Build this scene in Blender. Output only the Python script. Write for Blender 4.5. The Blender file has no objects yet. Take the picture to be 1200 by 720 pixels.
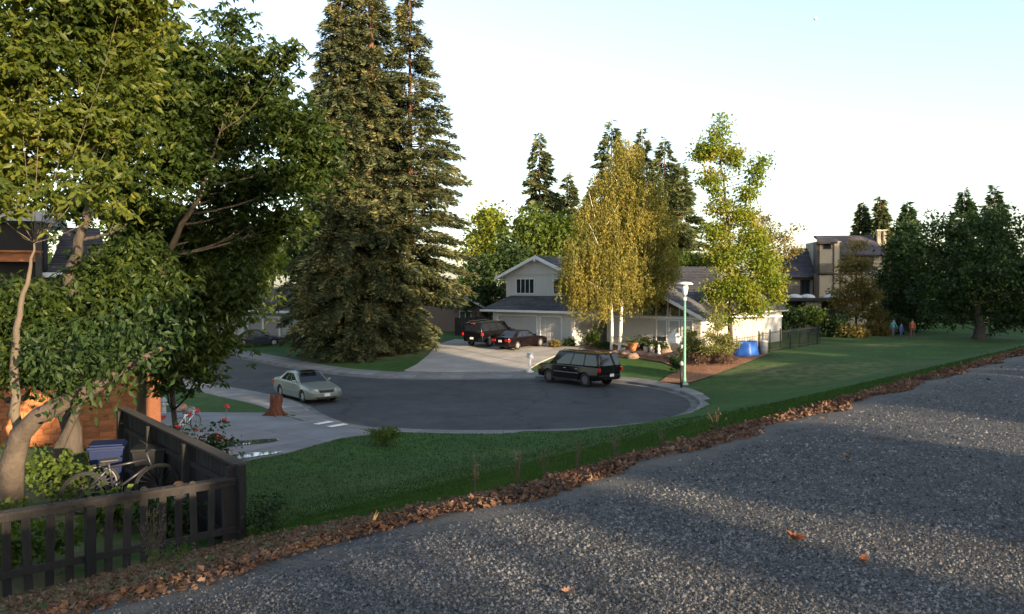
import bpy, bmesh, math, random
import numpy as np
from mathutils import Vector, Matrix
R_ = math.radians
random.seed(7)
scn = bpy.context.scene
col = scn.collection
# ------------------------------------------------------------------ camera, sky, sun, exposure
CAMZ = 5.75
TILT = math.atan(25/960)
cam = bpy.data.cameras.new("camera"); cam.lens = 28.8; cam.sensor_width = 36
cam.clip_start = 0.05; cam.clip_end = 6000
camo = bpy.data.objects.new("camera", cam); col.objects.link(camo)
camo.location = (0, 0, CAMZ); camo.rotation_euler = (math.pi/2 - TILT, 0, 0)
scn.camera = camo
SUN_EL, SUN_AZ = 11.0, 139.0            # azimuth clockwise from +Y
w = bpy.data.worlds.new("World"); scn.world = w; w.use_nodes = True
wn = w.node_tree; bg = wn.nodes["Background"]
sky = wn.nodes.new("ShaderNodeTexSky"); sky.sky_type = 'NISHITA'; sky.sun_disc = False
sky.sun_elevation = R_(SUN_EL); sky.sun_rotation = R_(SUN_AZ)
sky.air_density = 1.0; sky.dust_density = 1.5; sky.ozone_density = 1.2
hsv = wn.nodes.new("ShaderNodeHueSaturation"); hsv.inputs['Saturation'].default_value = 0.8
wn.links.new(sky.outputs[0], hsv.inputs['Color']); wn.links.new(hsv.outputs[0], bg.inputs[0]); bg.inputs[1].default_value = 0.15
sl = bpy.data.lights.new("sun", 'SUN'); sl.energy = 5.0; sl.angle = R_(0.5); sl.color = (1.0, 0.77, 0.50)
so = bpy.data.objects.new("sun", sl); col.objects.link(so)
SD = Vector((math.sin(R_(SUN_AZ))*math.cos(R_(SUN_EL)), math.cos(R_(SUN_AZ))*math.cos(R_(SUN_EL)), math.sin(R_(SUN_EL))))
so.rotation_euler = SD.to_track_quat('Z', 'Y').to_euler()
scn.view_settings.view_transform = 'Standard'; scn.view_settings.look = 'None'
scn.view_settings.exposure = 1.6; scn.view_settings.gamma = 1
scn.cycles.max_bounces = 6; scn.cycles.transparent_max_bounces = 6
# ------------------------------------------------------------------ helpers
CT, ST = math.cos(TILT), math.sin(TILT)
def ray(px, py):
    a = (px-600)/960; b = -(py-360)/960
    return Vector((a, CT + b*ST, -ST + b*CT))
def at(px, py, Y):
    r = ray(px, py); return Vector((0, 0, CAMZ)) + r*(Y/r.y)
def tag(o, label=None, cat=None, group=None, kind=None):
    if label: o['label'] = label
    if cat: o['category'] = cat
    if group: o['group'] = group
    if kind: o['kind'] = kind
    return o
def thing(name, label, cat, loc=(0, 0, 0), rz=0, group=None):
    o = bpy.data.objects.new(name, None); col.objects.link(o)
    o.empty_display_size = 0.2
    o.location = loc; o.rotation_euler = (0, 0, rz)
    return tag(o, label, cat, group)
def copy_tree(o, parent=None):
    c = o.copy(); col.objects.link(c)
    if parent: c.parent = parent
    for ch in list(KIDS.get(o.name, [])):
        d = copy_tree(ch, c); KIDS.setdefault(c.name, []).append(d)
    return c
KIDS = {}
def link(o, parent=None):
    col.objects.link(o)
    if parent:
        o.parent = parent; KIDS.setdefault(parent.name, []).append(o)
    return o
def dupmesh(o, parent, M):
    c = bpy.data.objects.new(o.name.split('.')[0], o.data); link(c, parent)
    c.matrix_local = M
    if o.modifiers:
        for m in o.modifiers:
            n = c.modifiers.new(m.name, m.type)
            if m.type == 'BEVEL': n.width = m.width; n.segments = m.segments; n.limit_method = m.limit_method; n.angle_limit = m.angle_limit
    return c
class MB:
    def __init__(s): s.v = []; s.f = []
    def add(s, vs, fs):
        n = len(s.v); s.v += [tuple(v) for v in vs]; s.f += [tuple(i+n for i in f) for f in fs]; return s
    def box(s, x0, x1, y0, y1, z0, z1, M=None):
        vs = [Vector((x, y, z)) for z in (z0, z1) for y in (y0, y1) for x in (x0, x1)]
        if M is not None: vs = [M @ v for v in vs]
        return s.add(vs, [(0, 2, 3, 1), (4, 5, 7, 6), (0, 1, 5, 4), (2, 6, 7, 3), (0, 4, 6, 2), (1, 3, 7, 5)])
    def hexa(s, vs):    # 8 verts bottom 4 (ccw) top 4
        return s.add(vs, [(0, 3, 2, 1), (4, 5, 6, 7), (0, 1, 5, 4), (1, 2, 6, 5), (2, 3, 7, 6), (3, 0, 4, 7)])
    def prism(s, poly, n, M=None):   # poly list of Vectors, extruded by vector n
        k = len(poly); a = [Vector(p) for p in poly]; b = [p+Vector(n) for p in a]
        vs = a+b
        if M is not None: vs = [M @ v for v in vs]
        return s.add(vs, [tuple(range(k))[::-1], tuple(range(k, 2*k))] + [(i, (i+1) % k, k+(i+1) % k, k+i) for i in range(k)])
    def tube(s, pts, rad, n=8, cap=True):
        pts = [Vector(p) for p in pts]
        if not hasattr(rad, '__len__'): rad = [rad]*len(pts)
        rings = []; up = None
        for i, p in enumerate(pts):
            d = (pts[min(i+1, len(pts)-1)] - pts[max(i-1, 0)])
            if d.length < 1e-9: d = Vector((0, 0, 1))
            d.normalize()
            if up is None:
                up = Vector((1, 0, 0)) if abs(d.x) < .8 else Vector((0, 1, 0))
            u = (up - d*up.dot(d)).normalized(); up = u; v = d.cross(u)
            rings.append([p + (u*math.cos(2*math.pi*k/n) + v*math.sin(2*math.pi*k/n))*rad[i] for k in range(n)])
        vs = [q for r in rings for q in r]; fs = []
        for i in range(len(pts)-1):
            for k in range(n):
                a = i*n+k; b = i*n+(k+1) % n
                fs.append((a, b, b+n, a+n))
        if cap: fs.append(tuple(range(n))[::-1]); fs.append(tuple(range(len(vs)-n, len(vs))))
        return s.add(vs, fs)
    def lathe(s, prof, n=12, c=(0, 0, 0), sx=1, sy=1):
        c = Vector(c); vs = []; fs = []
        for (r, z) in prof:
            for k in range(n):
                a = 2*math.pi*k/n; vs.append(c+Vector((r*sx*math.cos(a), r*sy*math.sin(a), z)))
        for i in range(len(prof)-1):
            for k in range(n):
                a = i*n+k; b = i*n+(k+1) % n; fs.append((a, b, b+n, a+n))
        fs.append(tuple(range(n))[::-1]); fs.append(tuple(range(len(vs)-n, len(vs))))
        return s.add(vs, fs)
    def blob(s, c, r, n=10, jit=.12, sz=(1, 1, 1), seed=0):
        rg = random.Random(seed); prof = []
        m = n//2+1; vs = []; fs = []
        for i in range(m+1):
            t = math.pi*i/m
            for k in range(n):
                a = 2*math.pi*k/n; j = 1+rg.uniform(-jit, jit)
                vs.append(Vector(c)+Vector((math.sin(t)*math.cos(a)*r*sz[0]*j, math.sin(t)*math.sin(a)*r*sz[1]*j, -math.cos(t)*r*sz[2]*j)))
        for i in range(m):
            for k in range(n):
                a = i*n+k; b = i*n+(k+1) % n; fs.append((a, b, b+n, a+n))
        return s.add(vs, fs)
    def build(s, name, mat, parent=None, smooth=False, bevel=0, org=None, seg=2):
        me = bpy.data.meshes.new(name)
        vs = s.v
        if org is not None: vs = [(x-org[0], y-org[1], z-org[2]) for x, y, z in vs]
        me.from_pydata(vs, [], s.f); me.update()
        if mat: me.materials.append(mat)
        if smooth: me.polygons.foreach_set('use_smooth', [True]*len(me.polygons))
        o = bpy.data.objects.new(name, me); link(o, parent)
        if bevel:
            b = o.modifiers.new('bevel', 'BEVEL'); b.width = bevel; b.segments = seg; b.limit_method = 'ANGLE'; b.angle_limit = R_(30)
        return o
def fastmesh(name, V, F, mat, parent=None, kind=None, smooth=False):
    V = np.ascontiguousarray(V, dtype=np.float32); F = np.ascontiguousarray(F, dtype=np.int32)
    me = bpy.data.meshes.new(name); k = F.shape[1]
    me.vertices.add(len(V)); me.vertices.foreach_set('co', V.ravel())
    me.loops.add(F.size); me.loops.foreach_set('vertex_index', F.ravel())
    me.polygons.add(len(F)); me.polygons.foreach_set('loop_start', np.arange(0, F.size, k, dtype=np.int32))
    me.update(calc_edges=True)
    if smooth: me.polygons.foreach_set('use_smooth', np.ones(len(F), dtype=bool))
    if mat: me.materials.append(mat)
    o = bpy.data.objects.new(name, me); link(o, parent)
    if kind: o['kind'] = kind
    return o
# ------------------------------------------------------------------ materials
MC = {}
def M(name, c=None, rough=.8, var=.15, sc=4, bump=0, bsc=40, metal=0, spec=.4, coat=0, big=0, stretch=None, island=0):
    if name in MC: return MC[name]
    m = bpy.data.materials.new(name); m.use_nodes = True; nt = m.node_tree; N = nt.nodes; L = nt.links
    b = N["Principled BSDF"]; b.inputs['Roughness'].default_value = rough; b.inputs['Metallic'].default_value = metal
    b.inputs['Specular IOR Level'].default_value = spec; b.inputs['Coat Weight'].default_value = coat; b.inputs['Coat Roughness'].default_value = .05
    tc = N.new('ShaderNodeTexCoord'); mp = N.new('ShaderNodeMapping'); L.new(tc.outputs['Object'], mp.inputs[0])
    if stretch: mp.inputs['Scale'].default_value = stretch
    n1 = N.new('ShaderNodeTexNoise'); n1.inputs['Scale'].default_value = sc; n1.inputs['Detail'].default_value = 6; L.new(mp.outputs[0], n1.inputs[0])
    mr = N.new('ShaderNodeMapRange'); mr.inputs[1].default_value = .3; mr.inputs[2].default_value = .7
    mr.inputs[3].default_value = 1-var; mr.inputs[4].default_value = 1+var; L.new(n1.outputs[0], mr.inputs[0])
    fac = mr.outputs[0]
    if big:
        n3 = N.new('ShaderNodeTexNoise'); n3.inputs['Scale'].default_value = big; n3.inputs['Detail'].default_value = 3; L.new(tc.outputs['Object'], n3.inputs[0])
        m3 = N.new('ShaderNodeMapRange'); m3.inputs[1].default_value = .3; m3.inputs[2].default_value = .7; m3.inputs[3].default_value = 1-var; m3.inputs[4].default_value = 1+var
        L.new(n3.outputs[0], m3.inputs[0]); mm = N.new('ShaderNodeMath'); mm.operation = 'MULTIPLY'; L.new(fac, mm.inputs[0]); L.new(m3.outputs[0], mm.inputs[1]); fac = mm.outputs[0]
    if island:
        ge = N.new('ShaderNodeObjectInfo'); gi = N.new('ShaderNodeNewGeometry')
        ad = N.new('ShaderNodeMath'); ad.operation = 'ADD'; L.new(ge.outputs['Random'], ad.inputs[0]); L.new(gi.outputs['Random Per Island'], ad.inputs[1])
        fr = N.new('ShaderNodeMath'); fr.operation = 'FRACT'; L.new(ad.outputs[0], fr.inputs[0])
        m4 = N.new('ShaderNodeMapRange'); m4.inputs[3].default_value = 1-island; m4.inputs[4].default_value = 1+island; L.new(fr.outputs[0], m4.inputs[0])
        mm = N.new('ShaderNodeMath'); mm.operation = 'MULTIPLY'; L.new(fac, mm.inputs[0]); L.new(m4.outputs[0], mm.inputs[1]); fac = mm.outputs[0]
    vm = N.new('ShaderNodeVectorMath'); vm.operation = 'SCALE'; vm.inputs[0].default_value = c; L.new(fac, vm.inputs['Scale'])
    L.new(vm.outputs[0], b.inputs['Base Color'])
    if bump:
        n2 = N.new('ShaderNodeTexNoise'); n2.inputs['Scale'].default_value = bsc; n2.inputs['Detail'].default_value = 5; L.new(mp.outputs[0], n2.inputs[0])
        bp = N.new('ShaderNodeBump'); bp.inputs['Strength'].default_value = 1; bp.inputs['Distance'].default_value = bump; L.new(n2.outputs[0], bp.inputs['Height']); L.new(bp.outputs[0], b.inputs['Normal'])
    MC[name] = m; return m
def LEAF(name, cols, transl=.35, rough=.6, nsc=.6):
    if name in MC: return MC[name]
    m = bpy.data.materials.new(name); m.use_nodes = True; nt = m.node_tree; N = nt.nodes; L = nt.links
    b = N["Principled BSDF"]; b.inputs['Roughness'].default_value = rough; b.inputs['Specular IOR Level'].default_value = .25
    g = N.new('ShaderNodeNewGeometry'); tc = N.new('ShaderNodeTexCoord')
    no = N.new('ShaderNodeTexNoise'); no.inputs['Scale'].default_value = nsc; no.inputs['Detail'].default_value = 4; L.new(tc.outputs['Object'], no.inputs[0])
    a = N.new('ShaderNodeMath'); a.operation = 'MULTIPLY_ADD'; a.inputs[1].default_value = .5; L.new(g.outputs['Random Per Island'], a.inputs[0])
    s = N.new('ShaderNodeMapRange'); s.inputs[1].default_value = .32; s.inputs[2].default_value = .68; s.inputs[3].default_value = 0; s.inputs[4].default_value = .5; L.new(no.outputs[0], s.inputs[0])
    L.new(s.outputs[0], a.inputs[2])
    r = N.new('ShaderNodeValToRGB'); L.new(a.outputs[0], r.inputs[0])
    e = r.color_ramp.elements; k = len(cols)
    while len(e) < k: e.new(.5)
    for i, c in enumerate(cols):
        e[i].position = i/(k-1); e[i].color = (*c, 1)
    L.new(r.outputs[0], b.inputs['Base Color'])
    t = N.new('ShaderNodeBsdfTranslucent'); hs = N.new('ShaderNodeHueSaturation'); hs.inputs['Value'].default_value = 1.5; hs.inputs['Saturation'].default_value = 1.15; L.new(r.outputs[0], hs.inputs['Color']); L.new(hs.outputs[0], t.inputs[0])
    mx = N.new('ShaderNodeMixShader'); mx.inputs[0].default_value = transl
    L.new(b.outputs[0], mx.inputs[1]); L.new(t.outputs[0], mx.inputs[2]); L.new(mx.outputs[0], N['Material Output'].inputs[0])
    MC[name] = m; return m
def rampmat(name, pos_cols, sc, rough=.9, bump=0, bsc=60, vor=None, attr=None, attr_col=None, crack=0):
    m = bpy.data.materials.new(name); m.use_nodes = True; nt = m.node_tree; N = nt.nodes; L = nt.links
    b = N["Principled BSDF"]; b.inputs['Roughness'].default_value = rough; b.inputs['Specular IOR Level'].default_value = .3
    tc = N.new('ShaderNodeTexCoord')
    no = N.new('ShaderNodeTexNoise'); no.inputs['Scale'].default_value = sc; no.inputs['Detail'].default_value = 9; no.inputs['Roughness'].default_value = .65; L.new(tc.outputs['Object'], no.inputs[0])
    r = N.new('ShaderNodeValToRGB'); L.new(no.outputs[0], r.inputs[0]); e = r.color_ramp.elements
    while len(e) < len(pos_cols): e.new(.5)
    for i, (p, c) in enumerate(pos_cols): e[i].position = p; e[i].color = (*c, 1)
    out = r.outputs[0]
    if vor:
        v = N.new('ShaderNodeTexVoronoi'); v.inputs['Scale'].default_value = vor[0]; L.new(tc.outputs['Object'], v.inputs[0])
        se = N.new('ShaderNodeSeparateColor'); L.new(v.outputs['Color'], se.inputs[0])
        mr = N.new('ShaderNodeMapRange'); mr.inputs[3].default_value = 1-vor[1]; mr.inputs[4].default_value = 1+vor[1]; L.new(se.outputs[0], mr.inputs[0])
        sc_ = N.new('ShaderNodeVectorMath'); sc_.operation = 'SCALE'; L.new(out, sc_.inputs[0]); L.new(mr.outputs[0], sc_.inputs['Scale']); out = sc_.outputs[0]
    n5 = N.new('ShaderNodeTexNoise'); n5.inputs['Scale'].default_value = .35; n5.inputs['Detail'].default_value = 4; L.new(tc.outputs['Object'], n5.inputs[0])
    m5 = N.new('ShaderNodeMapRange'); m5.inputs[1].default_value = .3; m5.inputs[2].default_value = .7; m5.inputs[3].default_value = .78; m5.inputs[4].default_value = 1.22; L.new(n5.outputs[0], m5.inputs[0])
    s5 = N.new('ShaderNodeVectorMath'); s5.operation = 'SCALE'; L.new(out, s5.inputs[0]); L.new(m5.outputs[0], s5.inputs['Scale']); out = s5.outputs[0]
    if attr:
        at_ = N.new('ShaderNodeAttribute'); at_.attribute_name = attr
        n6 = N.new('ShaderNodeTexNoise'); n6.inputs['Scale'].default_value = 1.6; n6.inputs['Detail'].default_value = 8; L.new(tc.outputs['Object'], n6.inputs[0])
        ml = N.new('ShaderNodeMapRange'); ml.inputs[1].default_value = .35; ml.inputs[2].default_value = .65; L.new(n6.outputs[0], ml.inputs[0])
        mu = N.new('ShaderNodeMath'); mu.operation = 'MULTIPLY'; mu.use_clamp = True; L.new(at_.outputs['Fac'], mu.inputs[0]); L.new(ml.outputs[0], mu.inputs[1])
        mx = N.new('ShaderNodeMix'); mx.data_type = 'RGBA'; L.new(mu.outputs[0], mx.inputs[0]); L.new(out, mx.inputs[6]); mx.inputs[7].default_value = (*attr_col, 1); out = mx.outputs[2]
    if crack:
        nd = N.new('ShaderNodeTexNoise'); nd.inputs['Scale'].default_value = 1.5; nd.inputs['Detail'].default_value = 5; L.new(tc.outputs['Object'], nd.inputs[0])
        va = N.new('ShaderNodeVectorMath'); va.operation = 'MULTIPLY_ADD'; va.inputs[1].default_value = (1.6, 1.6, 0); L.new(nd.outputs['Color'], va.inputs[0]); L.new(tc.outputs['Object'], va.inputs[2])
        vv = N.new('ShaderNodeTexVoronoi'); vv.feature = 'DISTANCE_TO_EDGE'; vv.inputs['Scale'].default_value = crack; L.new(va.outputs[0], vv.inputs[0])
        vr = N.new('ShaderNodeMapRange'); vr.inputs[1].default_value = .002; vr.inputs[2].default_value = .012; vr.inputs[3].default_value = .45; vr.inputs[4].default_value = 1; L.new(vv.outputs[0], vr.inputs[0])
        s6 = N.new('ShaderNodeVectorMath'); s6.operation = 'SCALE'; L.new(out, s6.inputs[0]); L.new(vr.outputs[0], s6.inputs['Scale']); out = s6.outputs[0]
    L.new(out, b.inputs['Base Color'])
    if bump:
        n2 = N.new('ShaderNodeTexNoise'); n2.inputs['Scale'].default_value = bsc; n2.inputs['Detail'].default_value = 6; L.new(tc.outputs['Object'], n2.inputs[0])
        bp = N.new('ShaderNodeBump'); bp.inputs['Strength'].default_value = 1; bp.inputs['Distance'].default_value = bump
        L.new(n2.outputs[0], bp.inputs['Height']); L.new(bp.outputs[0], b.inputs['Normal'])
    MC[name] = m; return m
# ------------------------------------------------------------------ the street outline (asphalt edge A, back of the walk B)
SA = [(-64,112),(-40,86),(-22,65),(-14.4,55.6),(-9.1,51),(-4.5,49.9),(0.5,50.3),(4.5,49.2),(7.3,46.8),(8.7,43.2),(8.7,39.6),(7.3,36.2),(4.8,33.7),(1.8,32.5),(-1.5,32.2),(-4.3,32.6),(-6.7,33.9),(-8.5,36.6),(-10.2,40),(-12.8,43.2),(-18.5,48.6),(-40,69),(-70,98)]
SB = [(-62,115),(-38,89),(-20.8,68),(-13.3,58),(-8.6,53.9),(-4.3,53),(1,53.4),(5.4,51.6),(8.5,48.6),(9.9,43.8),(9.8,39.2),(8.2,35.3),(5.4,32.5),(2,31.3),(-1.6,31),(-4.8,31.5),(-7.4,32.7),(-10.1,35.7),(-12,38.5),(-14.6,41.2),(-20,46.8),(-41.5,67.3),(-71.5,96.3)]
def catmull(P, k=10):
    P = [np.array(p, float) for p in P]; P = [2*P[0]-P[1]] + P + [2*P[-1]-P[-2]]; out = []
    for i in range(1, len(P)-2):
        for j in range(k):
            t = j/k
            out.append(.5*((2*P[i]) + (-P[i-1]+P[i+1])*t + (2*P[i-1]-5*P[i]+4*P[i+1]-P[i+2])*t*t + (-P[i-1]+3*P[i]-3*P[i+1]+P[i+2])*t**3))
    out.append(P[-2]); return np.array(out)
CA, CB = catmull(SA), catmull(SB)
def sdist(x, y, P):
    """unsigned distance to closed polygon and inside mask"""
    x = np.asarray(x, float); y = np.asarray(y, float); d = np.full(x.shape, 1e9); ins = np.zeros(x.shape, bool)
    n = len(P)
    for i in range(n):
        a = P[i]; b = P[(i+1) % n]; ab = b-a; L2 = ab @ ab
        if L2 < 1e-12: continue
        t = np.clip(((x-a[0])*ab[0]+(y-a[1])*ab[1])/L2, 0, 1)
        d = np.minimum(d, np.hypot(x-a[0]-t*ab[0], y-a[1]-t*ab[1]))
        c = ((a[1] > y) != (b[1] > y)); 
        with np.errstate(divide='ignore', invalid='ignore'):
            xi = a[0] + (y-a[1])*(b[0]-a[0])/(b[1]-a[1] if b[1] != a[1] else 1e-9)
        ins ^= (c & (x < xi))
    return d, ins
PX = [-60, -14, -11, -9, 3.75, 4.3, 5.1, 10.2, 14, 17.5, 19.5, 22, 500]
PZ = [.1, .3, 3.6, 4.12, 4.15, 4.11, 3.88, 2.28, 1.12, .30, .15, .12, .12]
def hp(p): 
    return (np.interp(p-.4, PX, PZ)+np.interp(p, PX, PZ)*2+np.interp(p+.4, PX, PZ))/4
def sm(t): t = np.clip(t, 0, 1); return t*t*(3-2*t)
CBc = CB[::2]
YARD = np.array([(-3.80, 11.0), (-7.55, 15.8), (-9.3, 18.3), (-18, 18.3), (-30, 8), (-6.4, 8.2)])
def hyard(x, y, z):
    d, i = sdist(x, y, YARD); t = np.where(i, np.clip(d/.35, 0, 1), 0)
    return z*(1-t)+np.maximum(z, 2.27)*t
def Hv(x, y, raw=False):
    x = np.asarray(x, float); y = np.asarray(y, float)
    p = -.74*x + .673*y
    z = hp(p)
    d, ins = sdist(x, y, CBc)
    far = sm((y-43)/11.0)*sm((p-14)/6)
    rise = .88*sm(d/13.0)*far*(~ins)
    z = z + rise
    z = hyard(x, y, z)
    if raw: z = np.where(ins & (d > .5), -.12, z)
    return z
def H(x, y): return float(Hv(np.array([x]), np.array([y]))[0])
def G(px, py):
    r = ray(px, py); t = np.linspace(2, 260, 5200)
    X = r.x*t; Y = r.y*t; Z = CAMZ + r.z*t
    h = Hv(X, Y); k = np.argmax(Z < h)
    if Z[k] >= h[k]: k = len(t)-1
    return Vector((X[k], Y[k], h[k]))
def W(x, y, dz=0): return Vector((x, y, H(x, y)+dz))
# ------------------------------------------------------------------ ground sheets
def axis(a, b, st, far):
    m = list(np.arange(a, b+1e-6, st)); s = st; v = b
    while v < far: s *= 1.35; v += s; m.append(v)
    s = st; v = a; pre = []
    while v > -far: s *= 1.35; v -= s; pre.append(v)
    return np.array(pre[::-1]+m)
gx, gy = axis(-36, 46, .45, 2500), axis(-4, 92, .45, 2500)
XX, YY = np.meshgrid(gx, gy); ZZ = Hv(XX.ravel(), YY.ravel(), raw=True)
PP = -.74*XX.ravel()+.673*YY.ravel()
ZZ = np.where((PP > -8.6) & (PP < 3.9), ZZ-.03, ZZ)
V = np.stack([XX.ravel(), YY.ravel(), ZZ], 1); nx = len(gx); ny = len(gy)
ii = (np.arange(ny-1)[:, None]*nx + np.arange(nx-1)[None, :]).ravel()
Fq = np.stack([ii, ii+1, ii+nx+1, ii+nx], 1)
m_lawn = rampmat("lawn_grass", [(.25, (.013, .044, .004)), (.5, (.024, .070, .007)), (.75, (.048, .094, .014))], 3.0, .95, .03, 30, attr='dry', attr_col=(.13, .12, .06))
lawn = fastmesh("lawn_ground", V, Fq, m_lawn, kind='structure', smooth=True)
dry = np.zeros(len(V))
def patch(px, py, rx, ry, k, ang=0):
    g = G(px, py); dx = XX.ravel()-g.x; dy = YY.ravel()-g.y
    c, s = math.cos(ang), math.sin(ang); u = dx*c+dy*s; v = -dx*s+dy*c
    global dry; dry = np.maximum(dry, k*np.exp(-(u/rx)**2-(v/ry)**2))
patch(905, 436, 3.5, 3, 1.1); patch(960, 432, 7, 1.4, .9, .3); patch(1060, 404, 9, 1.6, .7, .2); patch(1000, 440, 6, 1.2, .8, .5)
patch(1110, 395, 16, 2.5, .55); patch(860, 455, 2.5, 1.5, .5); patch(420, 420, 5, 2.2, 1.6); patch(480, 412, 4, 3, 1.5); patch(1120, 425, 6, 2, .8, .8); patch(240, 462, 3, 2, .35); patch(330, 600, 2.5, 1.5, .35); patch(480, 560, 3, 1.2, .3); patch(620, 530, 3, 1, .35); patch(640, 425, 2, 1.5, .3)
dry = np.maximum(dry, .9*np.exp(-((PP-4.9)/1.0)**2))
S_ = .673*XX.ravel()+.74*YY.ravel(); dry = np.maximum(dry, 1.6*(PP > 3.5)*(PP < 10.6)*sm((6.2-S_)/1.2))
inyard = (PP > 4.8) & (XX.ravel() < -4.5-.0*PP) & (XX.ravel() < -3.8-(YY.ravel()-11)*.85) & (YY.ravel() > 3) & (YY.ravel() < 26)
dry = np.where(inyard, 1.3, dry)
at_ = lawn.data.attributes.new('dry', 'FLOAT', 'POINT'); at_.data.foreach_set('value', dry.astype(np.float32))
tag(lawn, 'broad green lawn with dry brown patches between the houses and the gravel path')
def sheet(name, poly, mat, off, step=.5, label=None, zf=None, kind='structure'):
    bm = bmesh.new(); vs = [bm.verts.new((p[0], p[1], 0)) for p in poly]; bm.faces.new(vs)
    xs = [p[0] for p in poly]; ys = [p[1] for p in poly]
    for ax, lo, hi in ((0, min(xs), max(xs)), (1, min(ys), max(ys))):
        v = lo+step
        while v < hi:
            co = (v, 0, 0) if ax == 0 else (0, v, 0); no = (1, 0, 0) if ax == 0 else (0, 1, 0)
            bmesh.ops.bisect_plane(bm, geom=bm.verts[:]+bm.edges[:]+bm.faces[:], plane_co=co, plane_no=no); v += step
    bm.verts.ensure_lookup_table()
    h = Hv(np.array([v.co.x for v in bm.verts]), np.array([v.co.y for v in bm.verts])) if zf is None else [zf]*len(bm.verts)
    for v, z in zip(bm.verts, h): v.co.z = z+off
    for f in bm.faces:
        if f.normal.z < 0: f.normal_flip()
    bmesh.ops.triangulate(bm, faces=[f for f in bm.faces if len(f.verts) > 4])
    me = bpy.data.meshes.new(name); bm.to_mesh(me); bm.free(); me.materials.append(mat)
    o = bpy.data.objects.new(name, me); link(o); tag(o, label, None, None, kind); return o
# asphalt
m_asph = rampmat("asphalt", [(.3, (.036, .038, .042)), (.55, (.048, .050, .053)), (.8, (.066, .065, .064))], 1.3, .85, .004, 150, vor=(45, .25), crack=.16)
sheet("street", [tuple(p) for p in CA], m_asph, 0.0, 4.0, 'dark grey asphalt street widening into a round turning circle', zf=0.0)
# walk and gutter slabs round the street
m_conc = M("concrete", (.165, .16, .155), .85, .18, 1.2, .003, 90, big=.3, island=.12)
m_gut = M("gutter_concrete", (.11, .11, .11), .85, .22, 1.5, .003, 90, big=.5, island=.12)
walk = tag(thing("sidewalk", None, None), 'pale concrete sidewalk with kerb and gutter curving round the street'); walk['kind'] = 'structure'
def resamp(P, Q, st):
    d = np.r_[0, np.cumsum(np.hypot(*np.diff(P, axis=0).T))]; n = int(d[-1]/st); u = np.linspace(0, d[-1], n+1)
    f = lambda A: np.stack([np.interp(u, d, A[:, 0]), np.interp(u, d, A[:, 1])], 1)
    return f(P), f(Q)
i0, i1 = 10, len(CA)-12
ra, rb = resamp(CA[i0:i1], CB[i0:i1], 1.5)
def slabseg(k, t0, t1, z0, z1, name, mat, mb=None):
    g = .008
    a0, a1, b0, b1 = ra[k], ra[k+1], rb[k], rb[k+1]
    L0 = np.linalg.norm(b0-a0); L1 = np.linalg.norm(b1-a1)
    f = lambda a, b, L, t: a+(b-a)*(min(t, L)/L if t < 90 else 1)
    e = (a1-a0)/np.linalg.norm(a1-a0)*g
    q = [f(a0, b0, L0, t0)+e, f(a1, b1, L1, t0)-e, f(a1, b1, L1, t1)-e, f(a0, b0, L0, t1)+e]
    zz = lambda z: z
    vs = [Vector((*p, -.1)) for p in q]+[Vector((*p, z)) for p, z in zip(q, (z0, z0, z1, z1))]
    c = sum(vs, Vector())/8
    (mb or MB()).hexa([v-c for v in vs]) if mb else None
    if mb: return
    o = MB().hexa([v-c for v in vs]).build(name, mat, walk); o.location = c; return o
drive_k = []
for k in range(len(ra)-1):
    m = (ra[k]+ra[k+1])/2
    isdr = (-7.2 < m[0] < 1.2 and m[1] > 48) or (-8.6 < m[0] < -5.2 and m[1] < 38)
    kz = .125 if not isdr else .045
    slabseg(k, 0, .42, .004, .0, 'gutter_slab', m_gut)
    slabseg(k, .43, .60, kz, kz, 'kerb_stone', m_conc)
    slabseg(k, .61, 99, kz+.002, .137 if isdr else .13, 'walk_slab', m_conc)
# gravel path on the bank
TT = np.array([.673, .74]); NN = np.array([-.74, .673])
def SP(s, p): q = TT*s+NN*p; return (float(q[0]), float(q[1]))
m_gravel = rampmat("gravel", [(.3, (.030, .033, .038)), (.5, (.050, .052, .055)), (.72, (.10, .094, .086))], 9, .9, .016, 55, vor=(70, .75), attr='dirt', attr_col=(.095, .086, .076))
sa = np.r_[np.arange(-12, 34, .2), np.arange(34, 125, 1.2)]; pa = np.r_[np.arange(-8.8, 2.8, .8), np.arange(2.8, 4.56, .1)]
SS, PG = np.meshgrid(sa, pa); SS = SS.ravel(); PG = PG.ravel()
XY_ = TT[None]*SS[:, None]+NN[None]*PG[:, None]
wb_ = .03*np.sin(SS*.9)+.03*np.sin(SS*2.7+1)+.03*np.sin(SS*7.1)
dirt = 1.5*sm((PG-(3.4+wb_+.28*sm((5.5-SS)/3.5)))/.6)+.35*np.exp(-((PG-1.2-wb_)/.5)**2)
i_ = (np.arange(len(pa)-1)[:, None]*len(sa)+np.arange(len(sa)-1)[None]).ravel()
path = fastmesh("gravel_path", np.stack([XY_[:, 0], XY_[:, 1], Hv(XY_[:, 0], XY_[:, 1])+.012], 1), np.stack([i_, i_+1, i_+len(sa)+1, i_+len(sa)], 1), m_gravel, kind='structure', smooth=True)
path.data.attributes.new('dirt', 'FLOAT', 'POINT').data.foreach_set('value', dirt.astype(np.float32))
tag(path, 'dark grey gravel path along the top of the bank with a pale dirt edge')
rng = np.random.default_rng(3)
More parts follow.
